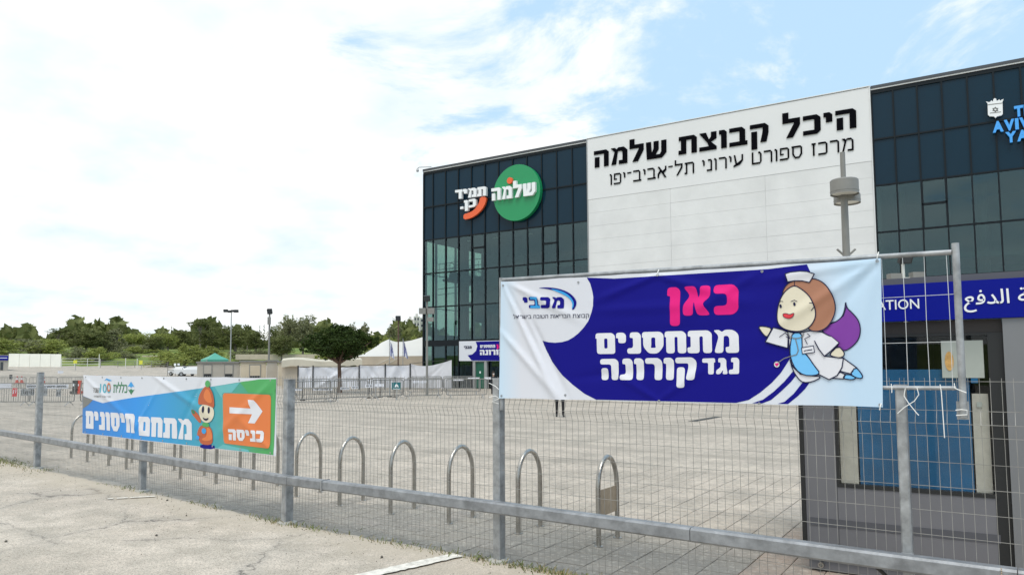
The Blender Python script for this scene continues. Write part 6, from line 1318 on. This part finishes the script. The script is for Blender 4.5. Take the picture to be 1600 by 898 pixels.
def wood():                               # the continuous wood that closes the view behind the single trees
    rnd = random.Random(77); mb = MB()
    for i in range(26000):
        a = rnd.uniform(-78, 2); d = rnd.uniform(236, 330); th = R(a); x, y = d*math.sin(th), d*math.cos(th); hh = 6.0+2.2*math.sin(a*.9)+1.5*math.sin(a*2.3+1)+math.sin(a*5)
        z = prof(d)+hh*rnd.random()**.7; s_ = rnd.uniform(.9, 1.9); u = Vector((rnd.gauss(0, 1), rnd.gauss(0, 1), rnd.gauss(0, 1))).normalized(); w_ = u.cross(Vector((rnd.gauss(0, 1), rnd.gauss(0, 1), .3))).normalized(); p = Vector((x, y, z))
        mb.add([p-u*s_, p+w_*s_*.6, p+u*s_, p-w_*s_*.6], [(0, 1, 2, 3)])
    o = mb.build('woodland', 'leaf_mid'); o['kind'] = 'stuff'; tag(o, 'continuous dark green wood behind the single trees', 'woodland')
wood()
def hero():
    rnd = random.Random(15); d = 54.5; b = at(531, 612, d); x, y = b.x, b.y; o = thing('tree', 'dense dark green tree with a flat layered crown and brown trunk before the white screens', 'tree', (x, y, 0))
    zf_ = at(530, 565, d).z; tr = MB(); tr.tube([(x+.0, y, -.05), (x-.03, y, .4), (x-.05, y, zf_*.6), (x-.1, y, zf_)], [.21, .15, .13, .12], 10)
    f = Vector((CF.x, CF.y, 0)).normalized(); r_ = Vector((f.y, -f.x, 0)); lobes = []
    def lob(px, py, dep, rw, rh): q = at(px, py, d); c = Vector((q.x, q.y, q.z))+f*dep; lobes.append((tuple(c), (rw, rw, rh)))
    for q in ((530, 520, 0, 1.05, .55), (510, 523, .3, .85, .5), (552, 523, -.2, .85, .5), (570, 528, .3, .8, .42), (583, 531, 0, .5, .35), (492, 533, -.2, .9, .45), (520, 534, 1.2, 1.1, .6), (545, 535, -1.0, 1.0, .55), (500, 545, -.9, .85, .42), (486, 540, .4, .75, .3), (518, 549, -.6, .9, .45), (540, 551, .8, 1.0, .42), (558, 546, -.2, .8, .42), (567, 541, .8, .65, .36), (512, 556, .4, .6, .3), (547, 556, -.5, .55, .25), (530, 540, 0, 1.3, .7), (478, 545, .2, .45, .25), (473, 537, .1, .5, .22), (588, 536, .2, .45, .22), (522, 513, .2, .5, .3), (540, 514, 0, .5, .28)): lob(*q)
    for c, _ in lobes[:16]: c = Vector(c); m_ = Vector((x-.1, y, zf_)).lerp(c, .5)+Vector((0, 0, -.12)); tr.tube([(x-.1, y, zf_-.1), m_, c], [.10, .06, .02], 6)
    tr.build('trunk', 'bark', o); mb = MB(); leaves(mb, lobes, 12500, .10, rnd, .25, .3); mb.build('crown', 'leaf_dark', o)
hero()
# ================================================================== PEOPLE
def person(label, loc, yaw, pose, top, bottom, maskon=False):
    o = thing('person', label, 'person', loc, rz=yaw)
    J = {'pelvis': (0, 0, .93), 'waist': (0, 0, 1.08), 'chest': (0, .01, 1.30), 'neck': (0, 0, 1.46), 'headb': (0, -.01, 1.53), 'head': (0, -.015, 1.62), 'crown': (0, -.01, 1.70)}
    rad = {'pelvis': .125, 'waist': .115, 'chest': .135, 'neck': .05, 'headb': .055, 'head': .078, 'crown': .055}
    E = [('pelvis', 'waist'), ('waist', 'chest'), ('chest', 'neck'), ('neck', 'headb'), ('headb', 'head'), ('head', 'crown')]
    for s_, nm in ((-1, 'l'), (1, 'r')):
        st = pose.get('step', .12)*s_; J.update({'hip'+nm: (s_*.095, 0, .88), 'knee'+nm: (s_*.10, -st*.6-.02, .49), 'ank'+nm: (s_*.10, -st+.03, .09), 'toe'+nm: (s_*.115, -st-.12, .035), 'sh'+nm: (s_*.17, .01, 1.39), 'el'+nm: (s_*.23, .03, 1.12), 'wr'+nm: (s_*(.2 if not pose.get('bent') else .08), -.06 if not pose.get('bent') else -.22, .88 if not pose.get('bent') else 1.12), 'palm'+nm: (s_*(.2 if not pose.get('bent') else .04), -.085 if not pose.get('bent') else -.25, .81 if not pose.get('bent') else 1.15)})
        rad.update({'hip'+nm: .095, 'knee'+nm: .058, 'ank'+nm: .038, 'toe'+nm: .035, 'sh'+nm: .06, 'el'+nm: .042, 'wr'+nm: .028, 'palm'+nm: .034}); E += [('pelvis', 'hip'+nm), ('hip'+nm, 'knee'+nm), ('knee'+nm, 'ank'+nm), ('ank'+nm, 'toe'+nm), ('chest', 'sh'+nm), ('sh'+nm, 'el'+nm), ('el'+nm, 'wr'+nm), ('wr'+nm, 'palm'+nm)]
        pv = Vector(J['palm'+nm]); dr = (pv-Vector(J['wr'+nm])).normalized(); sd = Vector((0, 1, 0)) if abs(dr.y) < .7 else Vector((1, 0, 0))
        for k in range(4): t = (k-1.5)*.018; e1 = pv+dr*(.045-.004*abs(k-1))+sd*t; J[f'f{nm}{k}'] = tuple(e1); rad[f'f{nm}{k}'] = .009; e2 = e1+dr*.03+Vector((0, -.012, 0)); J[f'g{nm}{k}'] = tuple(e2); rad[f'g{nm}{k}'] = .007; E += [('palm'+nm, f'f{nm}{k}'), (f'f{nm}{k}', f'g{nm}{k}')]
        tv = Vector(J['wr'+nm]).lerp(pv, .6)+sd*.045; J['th'+nm] = tuple(tv); rad['th'+nm] = .010; E.append(('wr'+nm, 'th'+nm))
    names = list(J); me = bpy.data.meshes.new('body'); me.from_pydata([J[n_] for n_ in names], [(names.index(a), names.index(b)) for a, b in E], []); ob = bpy.data.objects.new('body', me); COL.objects.link(ob)
    md = ob.modifiers.new('s', 'SKIN'); sv = me.skin_vertices[0].data
    for i, n_ in enumerate(names): sv[i].radius = (rad[n_], rad[n_]*(.72 if n_ in ('chest', 'waist', 'pelvis') else 1)); sv[i].use_root = n_ == 'pelvis'
    ob.modifiers.new('d', 'SUBSURF').levels = 2; dg = bpy.context.evaluated_depsgraph_get(); m2 = bpy.data.meshes.new_from_object(ob.evaluated_get(dg)); bpy.data.objects.remove(ob)
    for q in (top, bottom, 'skinp', 'shoe'): m2.materials.append(M[q])
    for p in m2.polygons:
        c = p.center; p.use_smooth = True
        p.material_index = 3 if c.z < .10 else 1 if c.z < .97 and abs(c.x) < .17 else 2 if (c.z > 1.45 or (c.z < .9 and abs(c.x) > .17)) else 0
    b = bpy.data.objects.new('body', m2); COL.objects.link(b); b.parent = o
    def kid(mb, n_, m_): k = mb.build(n_, m_, None, True); k.parent = o; return k
    mb = MB(); mb.lathe((0, .012, 1.0), [(.06, .60), (.088, .64), (.092, .70), (.07, .755), (.02, .775)], 16); kid(mb, 'hair', 'hairp')
    if maskon: mb = MB(); mb.lathe((0, -.045, 1.0), [(.03, .555), (.055, .58), (.058, .615), (.045, .635)], 14); kid(mb, 'face_mask', 'mask')
    mb = MB(); mb.box((0, -.095, 1.62), (.02, .03, .035)); kid(mb, 'nose', 'skinp')
    for s_ in (-1, 1): mb = MB(); mb.lathe((s_*.03, -.083, 1.645), [(.004, -.006), (.008, 0), (.004, .006)], 8); kid(mb, 'eye', 'black'); mb = MB(); mb.lathe((s_*.083, .0, 1.61), [(.006, -.025), (.014, 0), (.006, .025)], 8); kid(mb, 'ear', 'skinp')
    mb = MB(); mb.box((0, -.082, 1.578), (.04, .008, .008)); kid(mb, 'mouth', 'redp'); return o
p = G(875, 651.5); person('person in black trousers and dark shoes, only the legs showing under the big banner', (p.x, p.y, 0), .6, {'step': .10}, 'cloth_k', 'cloth_k')
p = at(771, 600, 49); person('person with a white face mask and black top standing behind the barriers by the door', (p.x, p.y, -.3), .9, {'step': .03, 'bent': True}, 'cloth_k', 'cloth_k', True)

a, b = G(1081, 658), G(1122, 651); t_ = (b-a).normalized(); n_ = Vector((-t_.y, t_.x, 0))*.14; up_ = Vector((0, 0, .006))
structure(MB().add([a-n_+up_, b-n_+up_, b+n_+up_, a+n_+up_], [(0, 1, 2, 3)]).build('drain_grate', 'steel_dk'))
